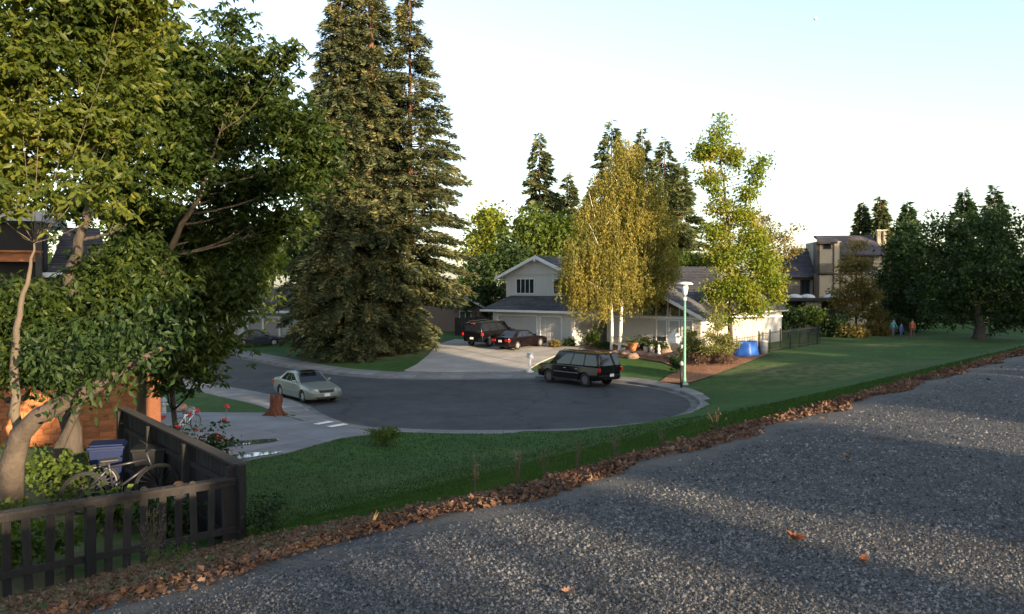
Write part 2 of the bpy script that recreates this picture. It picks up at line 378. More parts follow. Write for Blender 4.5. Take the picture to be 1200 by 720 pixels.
SHADE = [(-16,28,17,6,0),(-8,30,17,5,0),(-1.4,28,16.5,2.6,0),(2.1,26,11.4,.75,0),(4.4,28,11.9,.42,0),(6.75,27,17.5,1.2,0),(13.6,30,17,3.0,0),(19,28,20,4,0),(23.5,31,27,4.0,2),(28.5,34,30,6.0,1),(27.5,29,28,4.0,2),(31.5,30,27,3.4,2),(40.8,32,12.5,1.4,0),(49.5,30,14,3.4,0),(57,33,16,5.5,0),(66,30,20,7,0),(75,33,22,7,0),(83,30,25,7,2),(91,34,29,7.5,2),(97,31,28,7,2),(87,38,28,6,0),(108,32,22,7,0),(33.8,33,20.5,1.5,2),(30,37,28,4,2),(25.5,37,28,4,2)]  # unseen trees
# ------------------------------------------------------------------ foliage tools
def unit(a): return a/np.maximum(np.linalg.norm(a, axis=-1, keepdims=True), 1e-9)
def leafcloud(name, P, A, L, Wd, mat, parent, rg, fold=.35, kind=None, org=None):
    n = len(P); A = unit(A); B = unit(np.cross(A, unit(rg.normal(size=(n, 3))))); N_ = np.cross(A, B)
    L = (L*rg.uniform(.5, 1.4, n))[:, None]; Wd_ = Wd/2*(L/L.mean())
    if org is not None: P = P-np.array(org)[None]
    V = np.stack([P, P+A*L*.45+B*Wd_+N_*Wd_*fold, P+A*L, P+A*L*.45-B*Wd_+N_*Wd_*fold], 1).reshape(-1, 3)
    i = np.arange(n)[:, None]*4
    F = np.concatenate([i+np.array([[0, 1, 2]]), i+np.array([[0, 2, 3]])], 0)
    return fastmesh(name, V, F, mat, parent, kind)
m_bark = M("bark_grey_brown", (.055, .044, .035), .95, .4, 9, .03, 14, stretch=(1, 1, .25))
m_barkpale = M("bark_pale", (.10, .078, .056), .9, .25, 5, .015, 16, stretch=(1, 1, .3))
m_barkred = M("bark_redwood", (.13, .062, .038), .95, .3, 5, .03, 14, stretch=(1, 1, .15))
m_barkbirch = M("bark_birch_white", (.72, .68, .62), .7, .12, 7, .006, 20, stretch=(1, 1, 3))
def curve(a, b, bow, n=6, rg=random):
    a = Vector(a); b = Vector(b); m = (a+b)/2+Vector(bow); out = []
    for i in range(n+1):
        t = i/n; out.append(a*(1-t)**2+m*2*t*(1-t)+b*t*t)
    return out
def lobetree(name, label, cat, base, trunk, lobes, leafmat, leafn, leafL, leafW, r0=.2, bark=None, group=None, seed=0, droop=.4, per=36, sig=.28, shell=.5, limbs=True, extra=None, spread=1.0, rosette=0, stray=.2):
    """trunk: list of world points; lobes: list of (centre Vector, (rx,ry,rz))"""
    rg = np.random.default_rng(seed+11); rr = random.Random(seed)
    root = thing(name, label, cat, base, 0, group); bark = bark or m_bark
    tb = MB(); n = len(trunk)
    rad = [r0*(1-.85*i/(n-1)) for i in range(n)]
    # smooth the trunk
    tp = []; tr = []
    for i in range(n-1):
        for j in range(4):
            t = j/4; tp.append(Vector(trunk[i]).lerp(Vector(trunk[i+1]), t)); tr.append(rad[i]*(1-t)+rad[i+1]*t)
    tp.append(Vector(trunk[-1])); tr.append(rad[-1]); tr[0] *= 1.35
    tp = [p+Vector((rr.uniform(-1, 1), rr.uniform(-1, 1), 0))*r0*.25 if 0 < i < len(tp)-1 else p for i, p in enumerate(tp)]
    tb.tube([tp[0]-Vector((0, 0, .3))]+tp, [tr[0]*1.2]+tr, 10)
    tb.build('trunk', bark, root, True, org=base)
    if limbs:
        for c, r in lobes:
            lb = MB()
            c = Vector(c); best = min(range(len(tp)), key=lambda i: (tp[i]-c).length + (100 if tp[i].z > c.z-.3*(tp[i].xy-c.xy).length else 0) + .25*max(0, tp[0].z+.25*(c.z-tp[0].z)-tp[i].z)*4)
            a = tp[best]; d = c-a
            e = c+Vector((d.x, d.y, abs(d.z))).normalized()*r[2]*.4
            rl = min(tr[best]*.5, .018+.012*d.length)
            pts = curve(a, e, (rr.uniform(-.1, .1)*d.length, rr.uniform(-.1, .1)*d.length, -.12*d.length), 5)
            lb.tube(pts, [rl*(1-.75*i/5) for i in range(6)], 6)
            for k in range(4):
                s = pts[rr.randint(2, 5)]; q = c+Vector((rr.uniform(-1, 1)*r[0], rr.uniform(-1, 1)*r[1], rr.uniform(-.6, 1)*r[2]))*.85
                lb.tube(curve(s, q, (0, 0, -.05), 4), [rl*.4*(1-.8*i/4) for i in range(5)], 5)
            lb.build('limb', bark, root, True, org=base)
    vol = np.array([r[0]*r[2] for c, r in lobes]); vol = vol/vol.sum()
    nc = max(1, int(leafn/per)); idx = rg.choice(len(lobes), nc, p=vol)
    C_ = np.array([list(c) for c, r in lobes])[idx]; Rr = np.array([list(r) for c, r in lobes])[idx]
    dirs = unit(rg.normal(size=(nc, 3))); rad_ = (shell+(1-shell)*rg.random((nc, 1))**.7)*(rg.random((nc, 1))**.18)
    rad_ = rad_*np.where(rg.random((nc, 1)) < stray, rg.uniform(1, 1.4, (nc, 1)), 1)
    cen = C_+dirs*Rr*rad_*spread
    k = per; sg = sig*rg.uniform(.6, 1.3, (nc, 1, 1))
    if rosette:
        kk = max(1, k//rosette); off = rg.normal(size=(nc, kk, 3))*sg; off[..., 2] *= .6; off = np.repeat(off, rosette, 1); k = kk*rosette
        P = (cen[:, None]+off).reshape(-1, 3)+rg.normal(size=(nc*k, 3))*.022
        az = np.tile(np.arange(rosette)*2*math.pi/rosette, nc*kk)+np.repeat(rg.uniform(0, 6.28, nc*kk), rosette)+rg.normal(size=nc*k)*.3
        A = np.stack([np.cos(az), np.sin(az), rg.normal(size=nc*k)*.25], 1); A[:, 2] -= droop*rg.uniform(.5, 1.3, nc*k)
    else:
        off = rg.normal(size=(nc, k, 3))*sg; off[..., 2] *= .6
        P = (cen[:, None]+off).reshape(-1, 3)
        outd = np.repeat(dirs, k, 0); A = unit(rg.normal(size=P.shape)+outd*.6+unit(off.reshape(-1, 3))*.6); A[:, 2] -= droop
    leafcloud('crown', P, A, leafL, leafW, leafmat, root, rg, org=base)
    return root
def pxlobes(L, Y):
    out = []
    for l in L:
        px, py, r = l[:3]; dY = l[3] if len(l) > 3 else 0; ry = l[4] if len(l) > 4 else r
        c = at(px, py, Y+dY); k = (Y+dY)/960; out.append((c, (r*k, max(r, 12)*k, ry*k)))
    return out
def conifer(name, label, base, h, prof, leafmat, nb, ns, sL, sW, seed=0, t0=.04, r0=.35, bark=None, group=None, lean=(0, 0), lift=.1, droop=.45, dirs_gap=0, wid=.5):
    rg = np.random.default_rng(seed+5); root = thing(name, label, 'tree', base, 0, group); bark = bark or m_barkred
    base = Vector(base)
    P0 = np.array(base); tip = base+Vector((lean[0], lean[1], h))
    n = 12; MB().tube([base+Vector((0, 0, -.4))]+[base.lerp(tip, i/n) for i in range(n+1)], [r0*1.6]+[r0*(1.3 if i == 0 else 1-.95*i/n) for i in range(n+1)], 9).build('trunk', bark, root, True, org=base)
    t = t0+(1-t0)*((np.arange(nb)+rg.random(nb))/nb)**1.0
    R = np.interp(t, [p[0] for p in prof], [p[1] for p in prof])*rg.uniform(.62, 1.12, nb)
    ph = rg.uniform(0, 2*math.pi, nb); D = np.stack([np.cos(ph), np.sin(ph), np.zeros(nb)], 1)
    O = np.array(base)[None]*(1-t[:, None])+np.array(tip)[None]*t[:, None]
    lb = MB()
    for i in range(0, nb, 2):
        o = Vector(O[i]); d = Vector(D[i]); L = R[i]
        pts = [o+d*L*s+Vector((0, 0, (lift*s-droop*s*s)*L)) for s in (0, .35, .7, .95)]
        lb.tube(pts, [.012+.010*L, .01+.007*L, .008+.003*L, .008], 4, False)
    lb.build('limbs', bark, root, True, org=base)['kind'] = 'stuff'
    cnt = np.maximum(4, (ns*(R/max(R.max(), .1))**1.2)).astype(int); bi = np.repeat(np.arange(nb), cnt); m = len(bi)
    s = .12+.88*rg.random(m)**.75; perp = np.cross(D, [0, 0, 1]); q = rg.uniform(-1, 1, m)
    wid_ = wid*(.25+.75*(1-s))*R[bi]*.55
    P = O[bi]+D[bi]*(s*R[bi])[:, None]+perp[bi]*(q*wid_)[:, None]
    P[:, 2] += (lift*s-droop*s*s)*R[bi]-np.abs(q)*wid_*.3+rg.normal(size=m)*.08
    A = D[bi]*.9+perp[bi]*(np.sign(q)*.7)[:, None]+rg.normal(size=(m, 3))*.35; A[:, 2] -= .35
    leafcloud('crown', P, A, sL, sW, leafmat, root, rg, fold=.2, org=base)
    return root
L_near = LEAF("leaf_near_tree", [(.011, .022, .005), (.022, .042, .008), (.045, .068, .012), (.12, .135, .026)], .4, .45)
L_near2 = LEAF("leaf_near_yellowish", [(.025, .042, .008), (.055, .08, .014), (.12, .14, .022), (.22, .20, .035)], .45, .5)
L_dark = LEAF("leaf_dark_green", [(.010, .024, .007), (.018, .038, .010), (.03, .055, .012), (.05, .07, .018)], .25)
L_mid = LEAF("leaf_mid_green", [(.03, .055, .010), (.055, .09, .014), (.09, .125, .02), (.15, .16, .03)], .4)
L_yel = LEAF("leaf_yellow_green", [(.06, .10, .013), (.11, .16, .02), (.165, .20, .03), (.23, .22, .035), (.32, .17, .04)], .45)
L_birch = LEAF("leaf_birch_golden", [(.09, .10, .026), (.16, .155, .036), (.25, .215, .048), (.36, .27, .065)], .42)
L_red = LEAF("needle_redwood", [(.009, .019, .009), (.024, .038, .016), (.095, .10, .040), (.24, .205, .078)], .15, .7)
L_pine = LEAF("needle_far_conifer", [(.032, .05, .020), (.075, .09, .034), (.15, .15, .055)], .18, .7)
L_oliv = LEAF("leaf_bronze_olive", [(.07, .065, .02), (.13, .11, .03), (.19, .14, .045), (.26, .17, .06)], .4)

# ------------------------------------------------------------------ near trees at the left
def T(pts, Y): return [at(a, b, Y+(c[0] if c else 0)) for a, b, *c in pts]
b1 = W(*at(8, 575, 12.5).xy)
lobetree("broadleaf_tree", "tall leafy tree at far left with a pale forked trunk above the dark picket fence", "tree", b1,
  [b1]+T([(20, 500), (16, 430), (22, 370), (36, 320), (40, 285)], 12.5),
  pxlobes([(20, 60, 75, 0), (90, 40, 70, 1), (150, 15, 55, 1.5), (40, 150, 70, .5), (110, 140, 60, 1), (10, 235, 28, -1.5), (70, 225, 22, -1, 18), (-40, 200, 60), (150, 90, 50, 1.5), (-60, 90, 70), (60, -40, 80), (150, -50, 70, 1), (110, 205, 30, 0, 18), (75, 245, 20, 1, 12), (130, 245, 24, 1, 14), (30, 200, 30, 1)], 12.5),
  L_near2, 34000, .15, .055, .09, m_barkpale, seed=1, droop=.8, per=24, sig=.2, shell=.1, rosette=6)
g1 = W(*at(10, 565, 12).xy)
lt = thing('leaning_tree', 'thick leaning trunk bending right across the orange wall at lower left', 'tree', g1)
MB().tube([g1-Vector((0, 0, .3))]+T([(14, 545), (24, 510), (45, 488), (80, 470), (115, 452), (150, 430), (190, 408)], 12), [.19, .17, .15, .13, .12, .10, .06, .03], 9).build('trunk', M('bark_warm', (.075, .058, .044), .95, .3, 6, .02, 20), lt, True, org=g1)
rgl = np.random.default_rng(8); lp_ = np.array([list(p) for p in T([(80, 462), (115, 448), (150, 428), (190, 405), (60, 440), (130, 415)], 12)]); Pl = lp_[rgl.integers(0, 6, 1800)]+rgl.normal(size=(1800, 3))*.28+np.array([0, 0, .25]); Al = rgl.normal(size=Pl.shape); Al[:, 2] -= .9
leafcloud('crown', Pl, Al, .125, .05, L_dark, lt, rgl, org=g1)
b2 = W(*at(80, 470, 17).xy)
lobetree("broadleaf_tree", "second leafy tree from the left with a grey double trunk before the tiled roof", "tree", b2,
  [b2]+T([(78, 420), (82, 350), (84, 315), (98, 270), (104, 230), (110, 170)], 17),
  pxlobes([(140, 60, 62, 0), (180, 120, 60, 1), (120, 160, 55, 1), (200, 190, 46, 1), (140, 215, 40, 0, 26), (225, 60, 20, 1, 16), (185, 35, 22, 1, 18), (200, 90, 40, 2), (100, 240, 30, 2, 18), (160, 250, 36, 2, 20), (60, 243, 20, 2, 12), (150, 285, 26, 3, 20)], 17),
  L_near, 34000, .16, .06, .2, seed=2, droop=.8, per=24, sig=.26, shell=.1, rosette=6)
b3 = W(*at(160, 470, 19).xy)
lobetree("broadleaf_tree", "leaning leafy tree with a bare curved limb over the left lawn, nearest the redwoods", "tree", b3,
  [b3]+T([(168, 400), (188, 325), (207, 275), (234, 228), (246, 190), (258, 155)], 19),
  pxlobes([(300, 110, 50, 1, 34), (340, 150, 40, 0, 40), (270, 150, 50, 1), (345, 210, 42, 0, 34), (290, 215, 46, 1, 30), (230, 170, 42, 2), (270, 60, 24, 1, 20), (272, 28, 16, 1, 22), (335, 62, 18, 0, 10), (240, 110, 40, 1), (300, 70, 26, 0, 14), (372, 175, 20, 0, 30), (255, 228, 22, 1, 16), (215, 250, 34, 2, 20), (262, 262, 28, 2, 18), (305, 262, 26, 1, 18), (338, 258, 24, 1, 22), (190, 292, 26, 2, 20), (280, 240, 22, 2, 16)], 19),
  L_near, 36000, .17, .06, .12, m_barkpale, seed=3, droop=.8, per=24, sig=.27, shell=.1, rosette=6)
# lower hanging growth: dense shrubs and young trees above the yard
def bush(name, label, cat, base, lobes, mat, n, L, Wd, seed, r0=.05, per=24, sig=.2, droop=.5, shell=.2, group=None, bark=None, rosette=0):
    b = Vector(base); top = max((Vector(c) for c, r in lobes), key=lambda c: c.z)
    tr = [b, b.lerp(top, .5)+Vector((.05, 0, 0)), top]
    return lobetree(name, label, cat, base, tr, lobes, mat, n, L, Wd, r0, bark, group, seed, droop, per, sig, shell, rosette=rosette)
bb = W(*at(60, 470, 16).xy)
bush("young_tree", "dense low green tree in front of the tiled roof, hanging over the orange sunlit wall", "tree", bb,
  pxlobes([(30, 370, 55, 0, 36), (90, 375, 50, 1, 34), (60, 415, 55, -1, 26), (120, 410, 45, -.5, 24), (20, 430, 40, -1, 26), (-20, 390, 50), (70, 440, 30, 0, 12), (140, 350, 40, 1), (10, 345, 30, 1, 20), (130, 315, 34, 2, 26), (60, 345, 30, 2, 16), (165, 300, 30, 2, 24), (180, 350, 34, 1)], 15.5), L_near, 34000, .15, .055, 5, .09, sig=.24, droop=.9, rosette=6)
bb = W(*at(215, 480, 19).xy)
bush("young_tree", "low drooping green tree with yellow tips, hanging over the near lawn and driveway", "tree", bb,
  pxlobes([(180, 350, 55, 0, 38), (235, 340, 50, 1, 42), (270, 345, 36, 0, 42), (210, 395, 50, 0, 30), (165, 400, 42, -1, 30), (240, 400, 36, -.5, 26), (200, 425, 34, -1, 20), (235, 435, 16, -1, 12), (140, 370, 40, 0, 40), (285, 300, 18, 1, 24), (215, 300, 40, 3, 24), (250, 290, 34, 3, 30), (165, 320, 36, 3, 24), (290, 330, 22, 1, 30), (120, 330, 30, 3, 22), (200, 445, 22, -1, 12), (225, 275, 30, 1, 18), (180, 270, 26, 1, 18), (310, 285, 18, 1, 16)], 19), L_near, 42000, .16, .055, 6, .09, sig=.26, droop=.9, rosette=6)
# ------------------------------------------------------------------ redwoods
pf = [(0, 4.6), (.08, 5.3), (.2, 5.4), (.35, 4.7), (.55, 3.5), (.75, 2.4), (.9, 1.3), (1, .15)]
gA, gB, gC = G(418, 417), G(436, 414), G(477, 409)
pA = [(0, 4.0), (.1, 4.9), (.3, 4.4), (.55, 2.9), (.75, 2.1), (.9, 1.4), (1, .15)]
pB = [(0, 4.6), (.08, 5.4), (.2, 5.4), (.35, 4.4), (.5, 3.2), (.65, 2.6), (.8, 1.9), (1, .2)]
conifer("redwood_tree", "left of the three tall redwoods, with a broad dark skirt beside the side street", W(gA.x-1.1, gA.y), 29.5, pA, L_red, 600, 520, .40, .085, 1, r0=.5, group=None)
conifer("redwood_tree", "middle tall redwood with the thick flared trunk on the lawn, dense lower branches", gB, 32, pB, L_red, 600, 520, .40, .085, 2, r0=.8)
pfC = [(0, 3.0), (.1, 4.2), (.25, 5.2), (.4, 5.1), (.52, 4.4), (.62, 3.4), (.74, 1.9), (.88, 1.0), (1, .1)]
conifer("redwood_tree", "right of the three tall redwoods, with open layered branches towards the driveway", W(gC.x+.3, gC.y), 30.5, pfC, L_red, 380, 560, .40, .085, 3, r0=.36, t0=.12, droop=.25, lift=.15)
# ------------------------------------------------------------------ far conifers
def fc(px, pyb, pyt, Y, halfw, label, seed, mat=None, nb=120, ns=60, group='conifers rising behind the houses'):
    b = at(px, pyb, Y); b = W(b.x, b.y); h = at(px, pyt, Y).z-b.z; r = halfw*1.2*Y/960
    return conifer("conifer_tree", label, b, h, [(0, r*.8), (.25, r), (.6, r*.8), (.85, r*.42), (1, .1)], mat or L_pine, nb+60, int(ns*2.4), .6*Y/90, .17*Y/90, seed, r0=.3*Y/90, group=group, droop=.3, wid=.7)
fc(632, 385, 155, 98, 27, "lone dark pointed conifer behind the two-storey house, left of the birch", 21, ns=80)
fc(665, 385, 203, 104, 20, "shorter dark conifer between the lone pointed one and the birch", 22)
fc(690, 385, 225, 110, 16, "small dark conifer tight behind the left edge of the birch", 23)
fc(716, 385, 140, 92, 32, "tall conifer whose tip rises just above the golden birch top", 24, ns=80)
fc(752, 385, 150, 90, 30, "first tall conifer right of the birch top", 25, ns=80)
fc(778, 385, 160, 88, 34, "broad tall conifer right of the birch, the second one", 26, ns=90)
fc(797, 385, 190, 94, 28, "conifer nearest the yellow green maple, behind the chimney", 27, ns=80)
fc(1009, 380, 238, 130, 13, "small conifer behind the condominium roof, the left of two", 28)
fc(1030, 380, 230, 128, 17, "small conifer behind the condominium roof, the right of two", 29)
fc(1128, 385, 222, 105, 24, "dark conifer tip rising above the large shade tree, the left of two", 30, L_dark)
fc(1163, 385, 218, 108, 22, "dark conifer tip rising above the large shade tree, the right of two", 31, L_dark)
fc(1062, 385, 236, 120, 16, "dark conifer beside the condominium chimney", 32, L_dark)
# ------------------------------------------------------------------ deciduous background
BELT = [(1040, 366, 14, 92, 'behind the three standing people'), (1062, 362, 16, 100, 'behind the person in red'), (1095, 368, 13, 108, 'left of the shade tree trunk, far back'), (1120, 360, 18, 118, 'just behind the shade tree, left of its trunk'), (1165, 362, 18, 112, 'just right of the shade tree trunk'), (1190, 368, 16, 100, 'near the right frame edge, low'), (1215, 355, 24, 96, 'cut by the right frame edge')]
def dt(name, label, px, pyb, Y, lobes, mat, n, L, Wd, seed, r0=.25, per=30, sig=.5, group=None, trunk=None, bark=None, droop=.3, shell=.45):
    b = at(px, pyb, Y); b = W(b.x, b.y); lb = pxlobes(lobes, Y); top = max((Vector(c) for c, r in lb), key=lambda c: c.z)
    tr = [b]+(T(trunk, Y) if trunk else [b.lerp(top, .35)+Vector((.1, 0, 0)), b.lerp(top, .7)])+[top]
    return lobetree(name, label, 'tree', b, tr, lb, mat, n, L, Wd, r0, bark, group, seed, droop, per, sig, shell)
bgp = 'leafy trees behind the houses'
dt("broadleaf_tree", "sunlit yellow green tree behind the house, just right of the redwoods", 570, 395, 92, [(575, 265, 22), (560, 290, 24), (585, 300, 26), (555, 325, 22), (575, 250, 10)], L_yel, 6000, .45, .25, 41, group=bgp)
dt("broadleaf_tree", "dark green round tree left of the two-storey house roof", 578, 395, 84, [(575, 320, 30), (600, 300, 24), (560, 350, 24), (585, 350, 26)], L_dark, 5000, .4, .22, 42, group=bgp)
dt("broadleaf_tree", "wide sunlit green tree above the two-storey house roof", 630, 385, 90, [(625, 265, 26), (650, 270, 24), (600, 290, 24), (640, 290, 30), (615, 310, 26), (660, 300, 26), (672, 275, 18)], L_mid, 7500, .42, .24, 43, group=bgp)
dt("broadleaf_tree", "green tree with upright fronds behind the roof and chimney", 805, 385, 84, [(800, 308, 16), (815, 320, 14), (785, 315, 14), (825, 312, 12)], L_mid, 3500, .5, .12, 44, group=bgp)
dt("broadleaf_tree", "pale gold feathery tree behind the maple's right side", 905, 390, 78, [(905, 275, 22), (920, 290, 16), (890, 285, 22), (905, 310, 24), (925, 270, 10), (885, 260, 14)], L_oliv, 3800, .28, .14, 45, group=bgp, sig=.4)
dt("broadleaf_tree", "bushy dark tree behind the side street house, left of the redwoods", 330, 395, 92, [(330, 300, 30), (355, 310, 30), (300, 320, 24), (350, 280, 26), (375, 300, 30)], L_dark, 6000, .45, .25, 46, group=bgp)
dt("broadleaf_tree", "sunlit yellow tree over the side street house roof", 316, 385, 84, [(312, 290, 16), (318, 310, 14), (305, 278, 12), (322, 272, 8), (298, 305, 14)], L_yel, 3500, .4, .22, 47, group=bgp)
for i, (px, py, r, Y, lab) in enumerate([(140, 290, 40, 58, 'left'), (205, 300, 42, 62, 'middle'), (262, 300, 36, 66, 'right')]):
    dt("broadleaf_tree", "dull green tree seen through the near trees' trunks, %s of three across the side street" % lab, px, 400, Y, [(px, py, r), (px-22, py+25, r*.8), (px+20, py+30, r*.8), (px, py+55, r*.8), (px+8, py-28, r*.6)], L_mid, 6000, .3, .17, 50+i, group='trees across the side street', sig=.4)
for i, (px, py, r, Y) in enumerate([(-60, 300, 60, 60), (30, 290, 50, 75), (500, 345, 22, 96), (540, 350, 20, 100), (700, 330, 30, 105), (760, 330, 28, 108), (850, 330, 26, 110), (960, 345, 18, 125), (1090, 330, 30, 130), (1180, 320, 36, 125), (1260, 320, 40, 120)]):
    dt("broadleaf_tree", ["dull green tree beyond the left frame edge", "dull green tree behind the tiled roof", "low green tree beyond the redwoods' right skirt", "low green tree over the little white-edged roof", "dark tree hidden behind the birch crown", "dark tree between birch and chimney, far back", "dark tree far behind the maple", "far tree behind the condominium's left roof", "far tree behind the large shade tree", "far tree at the right edge behind the shade tree", "far tree beyond the right frame edge"][i],
       px, 392, Y, [(px-r*.5, py, r*.8), (px+r*.5, py+4, r*.8), (px, py-r*.5, r*.7), (px, py+r*.8, r)], L_dark if i % 2 else L_mid, 3600, .5, .3, 60+i, group='trees of the far background')
# ------------------------------------------------------------------ birch with hanging strands
def birch():
    rg = np.random.default_rng(77); base = G(726, 413); Y = base.y
    root = thing("birch_tree", "tall weeping birch with golden drooping foliage and two white trunks before the house", "tree", base)
    b2_ = G(716.5, 411)
    t1 = T([(727, 395), (728, 370), (730, 340), (736, 300), (741, 260), (738, 215), (736, 178)], Y)
    t2 = T([(717, 395), (717, 370), (716, 345), (708, 310), (700, 270), (694, 240)], Y)
    MB().tube([base-Vector((0, 0, .3)), base]+t1, [.2, .15, .13, .12, .10, .08, .06, .045, .03], 9).build('trunk', m_barkbirch, root, True, org=base)
    MB().tube([b2_-Vector((0, 0, .3)), b2_]+t2, [.17, .13, .12, .10, .08, .06, .04, .03], 9).build('trunk', m_barkbirch, root, True, org=base)
    rr = random.Random(4)
    for (a, b, s) in [(736, 300, (790, 262)), (741, 265, (775, 225)), (736, 315, (775, 300)), (708, 305, (690, 262)), (700, 270, (690, 225)), (730, 345, (760, 322)), (738, 240, (715, 200)), (738, 220, (760, 190)), (700, 285, (725, 240)), (716, 350, (690, 330)), (736, 300, (715, 270))]:
        for dy in (-1.5, 1.2):
            MB().tube(curve(at(a, b, Y), at(s[0], s[1], Y+dy*rr.uniform(.6, 1.6)), (0, 0, .2), 5), [.045, .035, .026, .018, .012, .007], 6).build('limb', m_barkbirch, root, True, org=base)
    lob = [(735, 190, 26, 26), (722, 215, 34, 24), (752, 222, 32, 24), (705, 250, 36, 26), (765, 262, 34, 28), (735, 262, 40, 30), (690, 290, 34, 26), (725, 300, 42, 28), (772, 300, 26, 26), (675, 315, 24, 18), (700, 330, 38, 20), (750, 325, 34, 20), (728, 168, 10, 14), (744, 180, 12, 16)]
    P = []; A = []; ns = 5200
    wts = np.array([l[2]*l[3] for l in lob], float); wts /= wts.sum()
    for i in rg.choice(len(lob), ns, p=wts):
        px, py, rx, ry = lob[i]; d = unit(rg.normal(size=3)); q = rg.random()**.35
        c = np.array(at(px, py, Y))+d*np.array([rx, rx, ry])*Y/960*q
        L = rg.uniform(.5, 1.9)*(1.35 if py > 280 else .8); n = int(L*15); t = rg.random(n)*L
        sway = rg.normal(size=2)*.10
        pts = np.stack([c[0]+sway[0]*t+rg.normal(size=n)*.06, c[1]+sway[1]*t+rg.normal(size=n)*.06, c[2]-t], 1)
        P.append(pts); a = rg.normal(size=(n, 3))*.45; a[:, 2] -= 1; A.append(a)
    P = np.concatenate(P); A = np.concatenate(A)
    zmin = np.interp(P[:, 0]/P[:, 1]*960+600, [640, 660, 690, 720, 760, 800], [at(640, 335, Y).z, at(660, 362, Y).z, at(690, 392, Y).z, at(720, 394, Y).z, at(762, 372, Y).z, at(800, 330, Y).z])
    k = P[:, 2] > zmin+rg.normal(size=len(P))*.5
    leafcloud('crown', P[k], A[k], .17, .07, L_birch, root, rg, org=base)
birch()
# ------------------------------------------------------------------ maple / sweetgum
g = G(856, 419)
dt("maple_tree", "tall narrow yellow green maple with a few orange leaves by the wrought iron fence", 856, 419, g.y,
   [(843, 150, 10, 0, 14), (838, 175, 18, 0, 18), (822, 180, 10, 0, 14), (860, 185, 12, 0, 14), (835, 210, 16, 0, 16), (885, 205, 9, 0, 14), (893, 190, 6, 0, 10), (878, 228, 12, 0, 14), (845, 240, 17, 0, 16), (868, 255, 20, 0, 16), (840, 272, 18, 0, 14), (880, 280, 20, 0, 18), (850, 300, 26, 0, 20), (890, 310, 24, 0, 20), (905, 330, 18, 0, 14), (865, 335, 28, 0, 20), (840, 345, 18, 0, 18), (880, 358, 22, 0, 14), (848, 372, 14, 0, 10), (912, 350, 10, 0, 8)],
   L_yel, 27000, .19, .125, 71, .2, per=30, sig=.3, trunk=[(856, 390), (856, 350), (858, 310), (854, 270), (850, 230), (845, 190)], shell=.3)
# ------------------------------------------------------------------ right hand trees
g = G(1147, 398)
dt("shade_tree", "large dark spreading shade tree with a thick low trunk on the right lawn", 1147, 398, g.y,
   [(1147, 290, 44, 0, 34), (1100, 285, 36, 0, 30), (1190, 300, 44, 0, 36), (1120, 330, 44, 0, 30), (1180, 345, 42, 0, 28), (1150, 320, 40, -2, 36), (1110, 262, 22, 0, 16), (1150, 262, 26, 0, 14), (1185, 265, 22, 0, 14), (1215, 330, 40), (1130, 352, 30, 0, 14), (1175, 366, 26, 0, 10), (1195, 378, 20, 0, 8), (1110, 372, 14, 0, 6), (1165, 250, 18, 1, 12), (1080, 300, 20, 0, 16), (1100, 350, 22, 1, 14), (1120, 374, 16, 1, 7), (1205, 360, 26, 1, 20), (1168, 380, 14, 2, 6)],
   L_dark, 17000, .34, .2, 81, .5, sig=.45, trunk=[(1147, 378), (1143, 350), (1150, 310)], shell=.5)
dt("shade_tree", "rounder dark tree overlapping the left side of the large shade tree", 1068, 392, 84,
   [(1065, 275, 24, 0, 22), (1085, 300, 28, 0, 24), (1060, 320, 26, 0, 26), (1080, 345, 28, 0, 22), (1055, 350, 20, 0, 20), (1048, 295, 12, 0, 12), (1092, 372, 16, 0, 8), (1050, 374, 16, 0, 12), (1075, 374, 18, 0, 12), (1040, 330, 14, 0, 14)],
   L_dark, 9000, .34, .2, 82, .3, sig=.42)
dt("shade_tree", "bronze leaved slender tree directly before the condominium tower", 1003, 392, 80,
   [(1003, 290, 9, 0, 10), (998, 310, 16, 0, 12), (1015, 312, 12, 0, 9), (1002, 335, 20, 0, 14), (1000, 358, 24, 0, 14), (1020, 350, 14, 0, 12), (985, 345, 10, 0, 8), (1025, 372, 14, 0, 10)],
   L_oliv, 6500, .26, .15, 83, .14, sig=.36)
for i, (px, py, r, Y, mat, lab) in enumerate([(925, 366, 13, 74, L_dark, 'dark hedge bush under the flat patio roof, the left one'), (948, 367, 13, 75, L_mid, 'green hedge bush under the flat patio roof, the right one'), (975, 376, 20, 76, L_dark, 'dark bush at the foot of the bronze tree, left side'), (1030, 384, 14, 78, L_oliv, 'sunlit brown bush at the foot of the bronze tree, right side'), (1050, 378, 13, 80, L_dark, 'dark bush left of the person in red'), (1000, 388, 13, 75, L_oliv, 'low bronze bush under the slender tree'), (905, 382, 12, 72, L_dark, 'dark bush right of the white shed')]):
    b = at(px, 398, Y); b = W(b.x, b.y)
    bush("garden_bush", lab, 'bush', b, pxlobes([(px-r*.5, py, r*.8, 0, r*.6), (px+r*.5, py, r*.8, 0, r*.6), (px, py+r*.5, r*1.1, 0, r*.6)], Y), mat, 1900, .24, .15, 90+i, .06, sig=.25)

for i, (px, py, r, Y, lab) in enumerate(BELT):
    b = at(px, 390, Y); b = W(b.x, b.y)
    bush("dark_shrub", "dark shrub "+lab, 'bush', b, pxlobes([(px-r*.7, py, r*.9, 0, r*.8), (px+r*.7, py, r*.9, 0, r*.8), (px, py+r*.5, r*1.3, 0, r*.7), (px, py-r*.6, r*.8, 0, r*.6)], Y), L_dark, 2600, .38, .24, 290+i, .1, sig=.35, group='dark shrubs of the far right belt')
